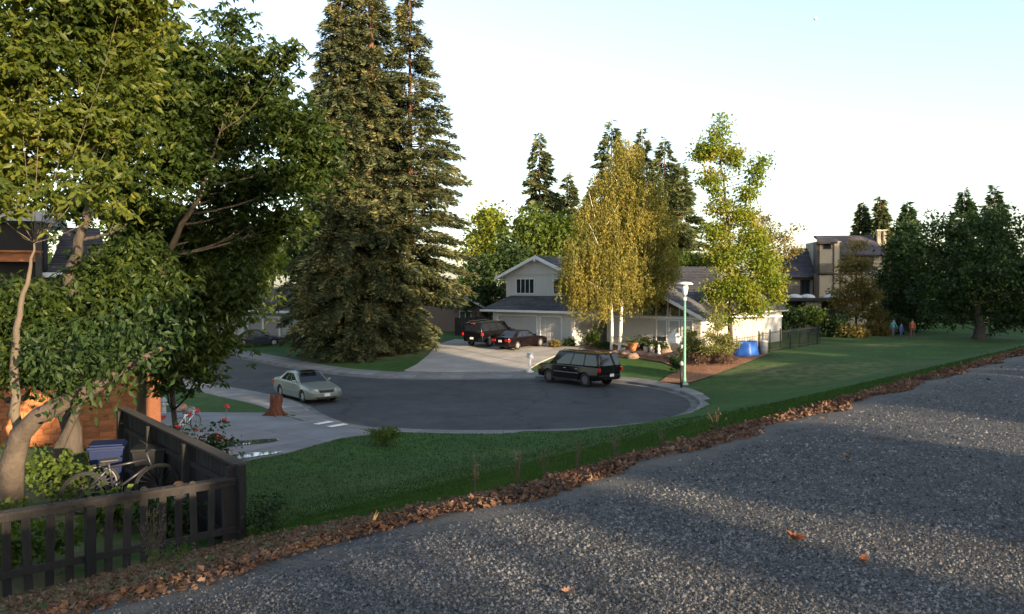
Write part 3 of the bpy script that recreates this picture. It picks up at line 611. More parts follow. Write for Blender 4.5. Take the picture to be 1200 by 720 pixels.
# ------------------------------------------------------------------ building materials
m_wall = M("siding_grey_beige", (.46, .43, .38), .85, .06, 2, .004, 12, stretch=(6, 6, .15))
m_wallw = M("siding_pale", (.52, .50, .47), .8, .05, 2, .004, 12, stretch=(6, 6, .15))
m_trim = M("white_trim", (.72, .71, .69), .6, .05, 3)
m_roofd = M("shingle_dark", (.075, .073, .078), .9, .3, 3, .02, 18, stretch=(1, 1, 4), big=.4, island=.22)
m_roofp = M("shingle_purple_grey", (.062, .055, .064), .85, .25, 3, .01, 18, island=.25)
m_glass = M("window_glass", (.025, .03, .035), .04, .1, 1, spec=.9)
m_blind = M("window_blind", (.35, .36, .34), .7, .08, 4, stretch=(8, 1, 1))
m_door = M("garage_door_grey", (.42, .41, .39), .6, .05, 3)
m_dark = M("dark_interior", (.02, .018, .016), .9, .1, 3)
m_brown = M("dark_brown_trim", (.05, .04, .035), .7, .15, 4)
m_cream = M("stucco_cream", (.34, .29, .215), .9, .08, 3, .004, 40)
m_orange = M("cedar_orange", (.42, .15, .055), .8, .25, 3, .006, 30, stretch=(1, 1, 5), island=.25)
m_white = M("white_paint", (.62, .61, .59), .5, .04, 5)
def window(root, x0, x1, z0, z1, y, nx=2, nz=1, fr=.06, glass=None, tm=None):
    """window in a wall that faces local -y; y = wall face"""
    f = MB(); d0, d1 = y-.05, y+.0
    f.box(x0-fr, x1+fr, d0, d1, z1, z1+fr); f.box(x0-fr, x1+fr, d0, d1, z0-fr, z0)
    f.box(x0-fr, x0, d0, d1, z0, z1); f.box(x1, x1+fr, d0, d1, z0, z1)
    for i in range(1, nx):
        x = x0+(x1-x0)*i/nx; f.box(x-fr*.4, x+fr*.4, d0+.01, d1, z0, z1)
    for i in range(1, nz):
        z = z0+(z1-z0)*i/nz; f.box(x0, x1, d0+.014, d1, z-fr*.35, z+fr*.35)
    fo = f.build('window', tm or m_trim, root)
    for i in range(nx):
        a = x0+(x1-x0)*i/nx+fr*.4; b = x0+(x1-x0)*(i+1)/nx-fr*.4
        MB().box(a, b, y-.022, y-.012, z0, z1).build('pane', glass or m_glass, fo)
    return fo
def shingles(root, a, b, c, d, mat, rows, name='shingles', th=.05, over=.015):
    """stepped courses between eave a-b and ridge d-c (a,d left; b,c right)"""
    a, b, c, d = map(Vector, (a, b, c, d)); n = (b-a).cross(d-a).normalized()
    if n.z < 0: n = -n
    mb = MB(); rr = random.Random(len(KIDS))
    for i in range(rows):
        t0, t1 = i/rows, (i+1)/rows+.25/rows
        l0, r0_, l1, r1 = a.lerp(d, t0), b.lerp(c, t0), a.lerp(d, min(t1, 1)), b.lerp(c, min(t1, 1))
        W_ = (r0_-l0).length; k = max(1, int(W_/1.1)); cut = [0]+sorted((j+rr.uniform(-.35, .35))/k for j in range(1, k))+[1]
        for j in range(len(cut)-1):
            u, v = cut[j], cut[j+1]
            p = [l0.lerp(r0_, u), l0.lerp(r0_, v), l1.lerp(r1, v), l1.lerp(r1, u)]
            up = n*(.03+rr.uniform(0, .008)); lo = n*.004
            mb.hexa([p[0]-n*.005, p[1]-n*.005, p[2]-n*.005, p[3]-n*.005, p[0]+up, p[1]+up, p[2]+lo, p[3]+lo])
    o = mb.build(name, mat, root); o['kind'] = 'stuff'; return o
def slab(root, pts, th, mat, name):
    pts = [Vector(p) for p in pts]; n = (pts[1]-pts[0]).cross(pts[2]-pts[0]).normalized()
    if n.z < 0: n = -n
    return MB().prism([p-n*th for p in pts], n*(th-.004)).build(name, mat, root)
def roofplane(root, a, b, c, d, mat, row=.3, th=.16, tm=None):
    r = slab(root, (a, b, c, d), th, tm or m_trim, 'roof')
    L = max((Vector(d)-Vector(a)).length, (Vector(c)-Vector(b)).length)
    shingles(r, a, b, c, d, mat, max(2, int(L/row))); return r
# ------------------------------------------------------------------ the two-storey house (local x along the front to the right/near, y inward)
HA = math.atan2(-.63, .775)
hs = thing("two_storey_house", "pale two-storey house with grey garage doors, low gabled wing and white chimney behind the birch", "house", (-1.64, 70, 0), HA)
GZ = .95
MB().box(0, .5, 0, .12, GZ-.6, 3.7).box(.5, 4.75, 0, .12, 3.2, 3.7).box(4.75, 5.06, 0, .12, GZ-.6, 3.7).box(5.06, 7.22, 0, .12, 3.2, 3.7).box(7.22, 8.4, 0, .12, GZ-.6, 3.7).box(0, .12, .12, 6, GZ-.6, 3.7).build('wall', m_wallw, hs)
MB().box(8.28, 8.4, .12, 6.5, GZ-.6, 3.7).build('wall', m_wallw, hs)
sid = MB()
for i in range(7): sid.box(7.3+i*.165, 7.3+i*.165+.05, -.025, 0, GZ-.3, 3.62)
sid.build('battens', m_wallw, hs)
for x0, x1, n in ((.56, 4.69, 8), (5.12, 7.16, 4)):
    for r in range(4):
        z0 = GZ+.02+r*.555
        s = MB().box(x0, x1, .06, .10, z0, z0+.545)
        for c in range(n):
            a = x0+(x1-x0)*c/n+.07; b = x0+(x1-x0)*(c+1)/n-.07
            s.box(a, b, .045, .06, z0+.09, z0+.455)
        s.build('door_panel', m_door, hs)
    f = MB().box(x0-.09, x0-.01, -.02, .08, GZ, 3.26).box(x1+.01, x1+.09, -.02, .08, GZ, 3.26).box(x0-.01, x1+.01, -.02, .08, 3.22, 3.30).build('door_frame', m_trim, hs)
# lower roof over the garage
roofplane(hs, (-.7, -.7, 3.72), (8.9, -.7, 3.72), (8.9, 2.25, 4.9), (.2, 2.25, 4.9), m_roofd)
roofplane(hs, (-.7, 7, 3.72), (-.7, -.7, 3.72), (.2, 2.25, 4.9), (.2, 7, 4.9), m_roofd)
MB().box(-.78, 8.95, -.82, -.70, 3.56, 3.74).box(8.9, 8.98, -.7, 2.3, 3.6, 3.72).build('gutter', m_trim, hs)
MB().tube([(8.2, -.75, 3.6), (8.3, -.1, 3.4), (8.3, -.05, GZ)], .04, 6).build('downpipe', m_trim, hs)
# upper storey
ux0, ux1, uz = -.3, 6.9, 6.75
gab = [(ux0, 2.2, 4.5), (ux1, 2.2, 4.5), (ux1, 2.2, uz), ((ux0+ux1)/2, 2.2, uz+1.35), (ux0, 2.2, uz)]
MB().prism([Vector(p) for p in gab], Vector((0, 8, 0))).build('wall', m_wallw, hs)
MB().box(ux0-.01, ux1+.01, 2.16, 2.198, uz-.12, uz+.02).box(ux0-.01, ux0+.10, 2.16, 2.197, 4.8, uz-.12).box(ux1-.10, ux1+.01, 2.16, 2.197, 4.8, uz-.12).build('trim_board', m_wall, hs)
window(hs, .85, 2.75, 5.12, 6.3, 2.2, 4); window(hs, 4.85, 6.55, 5.12, 6.3, 2.2, 3)
gr = MB()
for i in range(42):
    x = ux0+.1+i*.17
    if x > ux1-.15: break
    zt = uz-.13; z0 = 4.92
    if .75 < x < 2.85 or 4.75 < x < 6.65: z0 = 6.38
    gr.box(x, x+.03, 2.185, 2.2, z0, zt)
gr.build('battens', m_wallw, hs)
mid = (ux0+ux1)/2; ov = .55
rz0 = uz-.28; pk = uz+1.5
roofplane(hs, (ux0-.75, 1.6, rz0), (ux0-.75, 10.6, rz0), (mid, 10.6, pk), (mid, 1.6, pk), m_roofd)
roofplane(hs, (ux1+.75, 10.6, rz0), (ux1+.75, 1.6, rz0), (mid, 1.6, pk), (mid, 10.6, pk), m_roofd)
for sx, xe in ((-1, ux0-.78), (1, ux1+.78)):
    a = Vector((xe, 1.5, rz0-.04)); b = Vector((mid, 1.5, pk-.02))
    MB().prism([a+Vector((0, 0, .06)), b+Vector((0, 0, .06)), b-Vector((0, 0, .2)), a-Vector((0, 0, .2))], Vector((0, .09, 0))).build('fascia', m_trim, hs)
MB().box(mid-.05, mid+.05, 1.46, 2.2, pk-.45, pk-.22).build('ridge_beam', m_trim, hs)
# entry and main body behind
MB().box(8.4, 19, 6.5, 16, GZ-.6, 3.75).build('wall', m_wallw, hs)
MB().box(9.0, 10.2, 6.42, 6.5, GZ, 3.1).build('front_door', m_dark, hs)
rg1 = 7.35
roofplane(hs, (7.4, 4.0, 3.7), (19.6, 4.0, 3.7), (15.5, 10, rg1), (9, 10, rg1), m_roofd)
roofplane(hs, (19.6, 4.0, 3.7), (19.6, 16, 3.7), (15.5, 10.2, rg1), (15.5, 10, rg1), m_roofd)
roofplane(hs, (19.6, 16, 3.7), (7.4, 16, 3.7), (9, 10.2, rg1), (15.5, 10.2, rg1), m_roofd)
# the gabled wing: front at y = 2.66, x 9.8 .. 18
wx0, wx1, wy = 9.8, 18.0, 2.66; wp = (wx0+wx1)/2; wz = 3.7; wpk = 5.6
MB().prism([Vector(p) for p in ((wx0, wy, GZ-.7), (wx1, wy, GZ-.7), (wx1, wy, wz), (wp, wy, wpk), (wx0, wy, wz))], Vector((0, 6, 0))).build('wall', m_wall, hs)
for a, b in ((14.35, 15.15), (15.4, 16.2), (16.5, 17.3)):
    w_ = window(hs, a, b, GZ+.55, GZ+2.15, wy, 1, 1, .07, m_blind)
    MB().box(a, b, wy-.04, wy-.024, GZ+.55, GZ+.9).build('pane', m_glass, w_)
def trap(x0, x1, z0, zt0, zt1):
    f = MB().prism([Vector((x0, wy-.03, z0)), Vector((x1, wy-.03, z0)), Vector((x1, wy-.03, zt1)), Vector((x0, wy-.03, zt0))], Vector((0, .02, 0))).build('clerestory_pane', m_glass, hs)
rk = lambda x: wpk-.3-(x-wp)*.465
for a, b in ((13.0, 14.2), (14.35, 15.2), (15.35, 16.2), (16.3, 17.0)): trap(a, b, GZ+2.5, max(rk(a), GZ+2.55), max(rk(b), GZ+2.53))
MB().box(wx0, wx1, wy-.04, wy-.005, GZ+2.28, GZ+2.42).build('trim_board', m_trim, hs)
ez = wz-.35
for s in (-1, 1):
    xe = wp+s*((wx1-wx0)/2+.8); q = [(xe, wy-1.0, ez), (xe, wy+8, ez), (wp, wy+8, wpk+.08), (wp, wy-1.0, wpk+.08)]
    if s > 0: q = [q[1], q[0], q[3], q[2]]
    roofplane(hs, *q, m_roofd)
    a = Vector((xe, wy-1.08, ez-.03)); b = Vector((wp, wy-1.08, wpk+.08))
    MB().prism([a+Vector((0, 0, .05)), b+Vector((0, 0, .05)), b-Vector((0, 0, .2)), a-Vector((0, 0, .2))], Vector((0, .07, 0))).build('fascia', m_trim, hs)
ch = MB().box(17.1, 19.0, 5.0, 5.9, 3.2, 5.75).box(17.0, 19.1, 4.92, 5.98, 5.75, 5.87).build('chimney', m_white, hs)
MB().box(18.35, 19.0, 5.0, 5.7, 5.87, 6.35).box(18.3, 19.05, 4.96, 5.74, 6.35, 6.43).build('chimney_pot', m_white, ch)
MB().tube([(11, 5.8, 5), (11, 5.8, 6.9)], .06, 8).build('vent_pipe', m_trim, hs)
# ------------------------------------------------------------------ long flat roofed shed behind the maple
s0 = at(862, 402, 63); sh = thing("garden_shed", "low white flat-roofed outbuilding behind the maple, beside the iron fence", "shed", (s0.x, s0.y, H(s0.x, s0.y)), R_(14))
MB().box(-2.2, 2.45, 0, 2.5, -.4, 2.35).build('wall', M('shed_paint', (.42, .39, .34), .8, .12, 2), sh)
MB().box(-2.5, 3.6, -.7, 2.8, 2.35, 2.47).build('roof', m_trim, sh)
MB().box(-1.4, -.5, -.04, -.003, 0, 1.95).build('door', M('shed_paint'), sh)
sd = MB()
for i in range(22): sd.box(-2.15+i*.21, -2.12+i*.21, -.015, 0, 0, 2.3)
sd.build('battens', M('shed_paint'), sh)
# ------------------------------------------------------------------ side street house
h2 = G(309, 400.5); h2z = h2.z-.1
sh2 = thing("garage_house", "brown roofed single-storey house with beige garage doors, left of the redwoods", "house", (h2.x-1.6, h2.y, h2z), R_(-28)); sh2.scale = (1.1, 1.1, 1.1)
MB().box(-4, -.4, 0, 6, -.4, 2.75).box(.1-.5, 6.5, .25, 6, -.4, 2.75).build('wall', m_wall, sh2)
for a, b in ((.1, 1.7), (2.0, 3.6)):
    for r in range(4): MB().box(a, b, .18, .245, .02+r*.53, .53+r*.53).build('door_panel', M("garage_door_rose", (.34, .28, .27), .6, .05, 3), sh2)
MB().box(-.12, .07, .05, .25, 0, 2.3).box(1.74, 1.95, .05, .25, 0, 2.3).box(3.65, 3.85, .05, .25, 0, 2.3).box(-.12, 3.85, .06, .25, 2.2, 2.35).build('door_frame', m_trim, sh2)
MB().box(-5, 7.2, -.8, -.68, 2.68, 2.88).build('fascia', m_trim, sh2)
m_roofb = M("shingle_brown", (.10, .082, .072), .9, .3, 3, .02, 18, island=.22)
roofplane(sh2, (-5, -.7, 2.86), (7.2, -.7, 2.86), (7.2, 4.3, 4.75), (-5, 4.3, 4.75), m_roofb)
roofplane(sh2, (7.2, 9.3, 2.86), (-5, 9.3, 2.86), (-5, 4.3, 4.75), (7.2, 4.3, 4.75), m_roofb)
MB().box(2.5, 3.2, 5.2, 5.8, 3.5, 5.2).box(2.4, 3.3, 5.1, 5.9, 5.2, 5.3).build('chimney', m_trim, sh2)
# ------------------------------------------------------------------ neighbour beyond the redwoods
h3 = at(556, 400, 84); sh3 = thing("small_house", "brown walled house with a sloping white roof edge between the redwoods and the two-storey house", "house", (h3.x, h3.y, H(h3.x, h3.y)), R_(-20))
MB().prism([Vector(p) for p in ((-7, 0, -.4), (.6, 0, -.4), (.6, 0, 2.9), (-3.2, 0, 4.6), (-7, 0, 2.9))], Vector((0, 8, 0))).build('wall', M("wall_brown", (.16, .12, .10), .9, .1, 3), sh3)
for s, xe in ((-1, -7.8), (1, 1.5)):
    q = [(xe, -.8, 2.65), (xe, 8.6, 2.65), (-3.2, 8.6, 4.8), (-3.2, -.8, 4.8)]
    if s > 0: q = [q[1], q[0], q[3], q[2]]
    roofplane(sh3, *q, m_roofb)
    a = Vector((xe, -.9, 2.6)); b = Vector((-3.2, -.9, 4.8))
    MB().prism([a+Vector((0, 0, .08)), b+Vector((0, 0, .08)), b-Vector((0, 0, .16)), a-Vector((0, 0, .16))], Vector((0, .08, 0))).build('fascia', m_trim, sh3)
window(sh3, -1.6, -.4, .9, 2.1, 0, 2)
def boardfence(name, label, a, b, hgt, mat, bw=.14, gap=.012, th=.022, group=None, wobble=.02, posts=2.4):
    a = Vector(a); b = Vector(b); L = (b-a).length; n = int(L/(bw+gap)); d = (b-a)/L
    root = thing(name, label, 'fence', a, math.atan2(d.y, d.x), group); rr = random.Random(int(L*100))
    me = None
    for i in range(n):
        s = i*(bw+gap); z = H(*(a+d*s).xy)-a.z
        M_ = Matrix.Translation((s, rr.uniform(-.004, .004), z-.05+rr.uniform(-wobble, wobble))) @ Matrix.Rotation(rr.uniform(-.012, .012), 4, 'Y')
        if me is None:
            me = MB().box(0, bw, 0, th, 0, hgt).build('board', mat, root); me.matrix_local = M_
        else: dupmesh(me, root, M_)
    zz = [H(*(a+d*s).xy)-a.z for s in (0, L)]
    for h in (.3, hgt-.3):
        MB().hexa([(0, th+.006, zz[0]+h), (L, th+.006, zz[1]+h), (L, th+.05, zz[1]+h), (0, th+.05, zz[0]+h), (0, th+.006, zz[0]+h+.08), (L, th+.006, zz[1]+h+.08), (L, th+.05, zz[1]+h+.08), (0, th+.05, zz[0]+h+.08)]).build('rail', mat, root)
    return root
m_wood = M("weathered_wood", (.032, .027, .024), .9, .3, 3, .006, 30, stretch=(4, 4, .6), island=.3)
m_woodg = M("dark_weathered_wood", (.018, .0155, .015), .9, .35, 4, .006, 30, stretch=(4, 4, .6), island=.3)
fa = at(533, 402, 78); fb = at(572, 400, 80)
boardfence("board_fence", "brown board fence left of the two-storey house, behind the black driveway car", W(fa.x, fa.y), W(fb.x, fb.y), 1.75, m_wood)
# ------------------------------------------------------------------ condominium at the right
c0 = at(958, 385, 98)
co = thing("condominium", "tall cream stucco condominium block with dark timbers and steep grey roofs at right", "building", (c0.x, c0.y, H(c0.x, c0.y)), R_(-6))
K = 98/960     # metres per picture point at that distance
def X(px): return (px-958)*K
def Zc(py): return CAMZ+(335-py)*K-co.location.z
MB().box(X(958), X(984), 0, 6, -.5, Zc(283)).build('wall', m_cream, co)
MB().box(X(984), X(1036), 1.2, 9, -.5, Zc(296)).build('wall', m_cream, co)
MB().box(X(905), X(958), 1.5, 9, -.5, Zc(326)).build('wall', m_cream, co)
tb = MB()
for x in (958, 974.5, 982.5): tb.box(X(x), X(x)+.16, -.07, -.003, Zc(349), Zc(284))
tb.box(X(954), X(984.5), -.09, -.008, Zc(322.5), Zc(320.5)); tb.box(X(953.5), X(955), -.1, -.01, Zc(349), Zc(320))
for x in (984.8, 1010, 1022, 1034): tb.box(X(x), X(x)+.16, 1.13, 1.197, Zc(349), Zc(297))
tb.box(X(984), X(1036), 1.12, 1.19, Zc(322.5), Zc(320.5))
tb.build('timbers', m_brown, co)
window(co, X(964), X(972), Zc(291.5), Zc(286), 0, 1, 1, .08, None, m_brown); window(co, X(942), X(952), Zc(346), Zc(329), 1.5, 2, 1, .08, None, m_brown)
window(co, X(1024), X(1033), Zc(348), Zc(328), 1.2, 3, 1, .08, None, m_brown); window(co, X(1012), X(1021), Zc(318), Zc(304), 1.2, 2, 1, .08, None, m_brown)
window(co, X(988), X(1006), Zc(318), Zc(303), 1.2, 3, 1, .08, None, m_brown); window(co, X(918), X(927), Zc(347), Zc(333), 1.5, 1, 1, .08, None, m_brown)
def rail(x0, x1, y, z, h, n):
    r = MB().box(x0, x1, y-.03, y+.03, z+h-.06, z+h).box(x0, x1, y-.03, y+.03, z, z+.05)
    for i in range(n): r.box(x0+(x1-x0)*i/(n-1)-.02, x0+(x1-x0)*i/(n-1)+.02, y-.02, y+.02, z+.05, z+h-.06)
    return r.build('balcony_rail', m_brown, co)
rail(X(959), X(975), -.35, Zc(320), 1.1, 14); rail(X(928), X(941), .9, Zc(346), 1.1, 12)
MB().box(X(958.5), X(976), -.4, 0, Zc(320)-.12, Zc(320)).build('balcony_floor', m_brown, co)
def rp(*q): return roofplane(co, *q, m_roofp, .35, .2, m_brown)
rp((X(955), -.7, Zc(284.5)), (X(978), -.7, Zc(284.5)), (X(982), 3.2, Zc(275)), (X(964), 3.2, Zc(275)))
rp((X(978), -.4, Zc(284)), (X(984), .6, Zc(284)), (X(984), 3.2, Zc(275)), (X(980), 3.2, Zc(275)))
rp((X(983), .4, Zc(299)), (X(1037), .4, Zc(299)), (X(1032), 4.6, Zc(274)), (X(964), 4.6, Zc(274)))
rp((X(922), .6, Zc(325)), (X(957.5), .6, Zc(325)), (X(957.5), 5, Zc(289)), (X(940), 5, Zc(289)))
rp((X(900), .2, Zc(350)), (X(922), .2, Zc(350)), (X(940), 5, Zc(289)), (X(938), 5, Zc(290)))
rp((X(893), .3, Zc(352)), (X(902), .3, Zc(352)), (X(936), 5.2, Zc(300)), (X(925), 5.2, Zc(300)))
MB().box(X(955.8), X(957.6), -.1, 1.4, Zc(349), Zc(284)).build('timbers', m_brown, co)
MB().box(X(1034), X(1038), 3, 3.5, Zc(290), Zc(270)).box(X(1041), X(1044), 3, 3.5, Zc(290), Zc(270)).box(X(1033), X(1046), 2.9, 3.6, Zc(270), Zc(268)).build('chimney', m_cream, co)
MB().box(X(917), X(928), .9, 1.5, Zc(332), Zc(330)).build('awning', m_white, co)
# flat patio roof with white domes
pr = thing("patio_building", "low flat-roofed building with white dome skylights in front of the condominium", "building", (c0.x-2.5, c0.y-6, H(c0.x-2.5, c0.y-6)), R_(-6))
K2 = 92/960
def X2(px): return (px-958)*K2+2.2
def Z2(py): return CAMZ+(335-py)*K2-pr.location.z
MB().box(X2(897), X2(975), -.4, 4, Z2(353), Z2(349.5)).build('roof', m_brown, pr)
MB().box(X2(924), X2(942), 0, 4, -.4, Z2(353)).box(X2(899), X2(901), .2, 3.8, -.4, Z2(353)).box(X2(972), X2(974), .2, 3.8, -.4, Z2(353)).box(X2(899), X2(973), 3.7, 4, -.4, Z2(353)-.01).build('wall', m_cream, pr)
for px in (915, 930, 958, 972):
    MB().lathe([(.75, 0), (.74, .10), (.6, .28), (.32, .4), (.05, .44)], 14, (X2(px), 1.5, Z2(349.5)), 1.15, 1).build('skylight', m_white, pr, True)
# ------------------------------------------------------------------ house at the far left with the sunlit shingle wall
lh = thing("shingle_house", "house at far left with a purple grey roof, dark balcony and orange sunlit shingle wall", "house", (-10.9, 24, 0), math.atan2(3.2, 9.4))
# local x: from the corner to the left is negative
MB().box(-9, -.02, .04, 7, -.3, 3.35).build('wall', m_orange, lh)
br = None; rr = random.Random(5)
for r in range(19):
    z = .15+r*.17; x = -.02-(.22 if r % 2 else 0); first = True
    while x > -4.9:
        wd = (.40+rr.uniform(-.08, .08))
        if first and r % 2: wd = .22; x = -.02
        first = False
        if br is None: br = MB().box(-.45, 0, 0, .03, 0, .16).build('shingle', m_orange, lh); o = br
        else: o = dupmesh(br, lh, Matrix())
        o.matrix_local = Matrix.Translation((x, .012+rr.uniform(-.008, .004), z)) @ Matrix.Diagonal(((wd-.012)/.45, 1, 1, 1))
        x -= wd
MB().box(-.02, .07, -.03, .1, -.3, 3.4).build('corner_board', m_orange, lh)
MB().box(-9.4, .5, -.5, -.42, 3.32, 3.5).build('fascia', m_brown, lh)
roofplane(lh, (-9.4, -.45, 3.5), (.5, -.45, 3.5), (.5, 2.2, 4.6), (-9.4, 2.2, 4.6), m_roofp, .14)
MB().box(-12, -1.6, 2.0, 9, 3.3, 6.1).build('wall', M("wall_grey_upper", (.36, .35, .35), .9, .06, 3), lh)
roofplane(lh, (-2.7, 1.4, 6.1), (-.9, 1.4, 6.1), (-1.7, 4.6, 7.7), (-2.7, 4.6, 7.7), m_roofp, .13, .12)
MB().box(-2.8, -.8, 1.25, 1.38, 6.0, 6.14).build('gutter', m_trim, lh)
MB().prism([Vector(p) for p in ((-12, 1.2, 7.65), (-2.75, 1.2, 7.65), (-2.75, 1.2, 7.9), (-7.5, 1.2, 9.9), (-12, 1.2, 9.0))], Vector((0, 4, 0))).build('wall', M('wall_grey_upper'), lh)
MB().box(-10, -2.75, 1.5, 1.98, 5.95, 7.6).build('balcony_recess', m_dark, lh)
MB().box(-10, -2.75, 1.1, 1.2, 6.45, 6.72).box(-10, -2.75, 1.0, 1.3, 6.72, 6.78).build('balcony_rail', m_orange, lh)  # orange rail stands in for the glow of a sunlit wall inside
MB().box(-10, -2.75, 1.02, 1.5, 5.8, 5.95).box(-2.9, -2.75, 1.05, 1.2, 5.95, 7.65).build('balcony_beam', m_brown, lh)
MB().tube([(-3.4, -.1, 2.55), (-3.4, .02, 2.55)], .09, 12).build('wall_lamp', m_brown, lh, True)
MB().tube([(-3.0, -.1, 2.6), (-3.0, .02, 2.6)], .09, 12).build('wall_lamp', m_brown, lh, True)
# ------------------------------------------------------------------ the picket fence at the bank
pf0, pf1 = Vector((-6.35, 8.35, 0)), Vector((-3.72, 11.05, 0))
pk_ = thing("picket_fence", "dark wooden picket fence run beside the gravel path at lower left", "fence", (pf1.x, pf1.y, 0), math.atan2(pf0.y-pf1.y, pf0.x-pf1.x))
Lf = (pf0-pf1).length
zb = lambda t: 2.28+t*.10
pm = None; n = 17
for i in range(n):
    s = .16+i*(Lf-.1)/n*1.0; t = s/Lf; h = .95+rr.uniform(-.03, .03)
    M_ = Matrix.Translation((s, -.025, zb(t)-.05)) @ Matrix.Rotation(rr.uniform(-.03, .03), 4, 'Y') @ Matrix.Diagonal((1, 1, h, 1))
    if pm is None:
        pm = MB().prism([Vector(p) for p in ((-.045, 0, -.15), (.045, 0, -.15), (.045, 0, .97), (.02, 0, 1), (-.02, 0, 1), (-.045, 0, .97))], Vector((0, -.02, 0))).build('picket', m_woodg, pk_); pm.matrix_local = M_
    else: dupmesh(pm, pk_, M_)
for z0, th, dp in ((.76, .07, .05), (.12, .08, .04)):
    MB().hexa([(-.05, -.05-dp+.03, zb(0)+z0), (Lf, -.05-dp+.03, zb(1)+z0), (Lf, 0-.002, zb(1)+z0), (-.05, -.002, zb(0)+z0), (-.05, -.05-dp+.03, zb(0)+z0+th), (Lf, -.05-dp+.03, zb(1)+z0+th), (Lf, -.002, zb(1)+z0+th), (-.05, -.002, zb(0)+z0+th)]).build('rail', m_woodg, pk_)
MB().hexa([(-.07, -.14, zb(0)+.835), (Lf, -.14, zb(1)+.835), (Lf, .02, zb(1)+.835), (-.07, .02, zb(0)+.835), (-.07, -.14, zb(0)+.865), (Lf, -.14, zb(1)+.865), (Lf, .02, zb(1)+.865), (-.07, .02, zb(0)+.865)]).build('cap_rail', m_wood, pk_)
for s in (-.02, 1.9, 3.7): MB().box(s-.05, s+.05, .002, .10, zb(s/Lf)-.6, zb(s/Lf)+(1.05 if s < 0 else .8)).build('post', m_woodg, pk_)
# side run going away
sf0, sf1 = Vector((-3.72, 11.1, 0)), Vector((-7.6, 15.9, 0)); sL = (sf1-sf0).length
sr = thing("board_fence", "grey board fence with a flat cap running from the picket corner towards the orange wall", "fence", (sf0.x, sf0.y, 0), math.atan2(sf1.y-sf0.y, sf1.x-sf0.x))
ztop = lambda t: 3.3+.05*t
pm = None; n = int(sL/.15)
for i in range(n):
    s = .02+i*.15; g = float(hp(np.array(-.74*sf0.lerp(sf1, s/sL).x+.673*sf0.lerp(sf1, s/sL).y))); h = ztop(s/sL)-g+.1
    M_ = Matrix.Translation((s, rr.uniform(-.006, .006), g-.1)) @ Matrix.Diagonal((1, 1, h, 1))
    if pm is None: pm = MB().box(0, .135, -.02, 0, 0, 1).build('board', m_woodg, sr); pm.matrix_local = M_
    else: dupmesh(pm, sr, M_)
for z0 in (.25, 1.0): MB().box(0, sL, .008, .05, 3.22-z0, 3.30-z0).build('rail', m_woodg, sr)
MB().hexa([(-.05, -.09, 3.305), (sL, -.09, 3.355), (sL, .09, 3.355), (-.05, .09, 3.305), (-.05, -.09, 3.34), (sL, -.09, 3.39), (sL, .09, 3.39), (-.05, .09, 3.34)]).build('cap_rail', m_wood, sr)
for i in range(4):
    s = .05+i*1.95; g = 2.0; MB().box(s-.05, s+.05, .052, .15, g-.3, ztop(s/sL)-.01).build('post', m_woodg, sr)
# low dark wall / gate at the far end

# ------------------------------------------------------------------ wrought iron fence by the maple
m_iron = M("black_iron", (.02, .02, .02), .5, .1, 5)
q0, q1 = G(890, 415), G(962, 403)
d = q1-q0; L = d.length; irn = thing("iron_fence", "black wrought iron fence running from the blue tarp towards the bronze tree", "fence", q0, math.atan2(d.y, d.x))
zs = lambda s: H(*(q0.lerp(q1, s/L)).xy)-q0.z
n = int(L/.2); pm = None
for i in range(n+1):
    s = i*.2
    if pm is None: pm = MB().box(-.012, .012, -.012, .012, 0, 1.5).build('bar', m_iron, irn); o = pm
    else: o = dupmesh(pm, irn, Matrix())
    o.matrix_local = Matrix.Translation((s, 0, zs(s)))
for k in range(int(L/2)+1):
    s = k*2; MB().box(s-.04, s+.04, .015, .09, zs(s)-.2, zs(s)+1.62).build('post', m_iron, irn)
for z in (.15, 1.35):
    mb = MB()
    for k in range(int(L/2)): mb.hexa([(k*2, -.02, zs(k*2)+z), (k*2+2, -.02, zs(k*2+2)+z), (k*2+2, .02, zs(k*2+2)+z), (k*2, .02, zs(k*2)+z), (k*2, -.02, zs(k*2)+z+.04), (k*2+2, -.02, zs(k*2+2)+z+.04), (k*2+2, .02, zs(k*2+2)+z+.04), (k*2, .02, zs(k*2)+z+.04)])
    mb.build('rail', m_iron, irn)
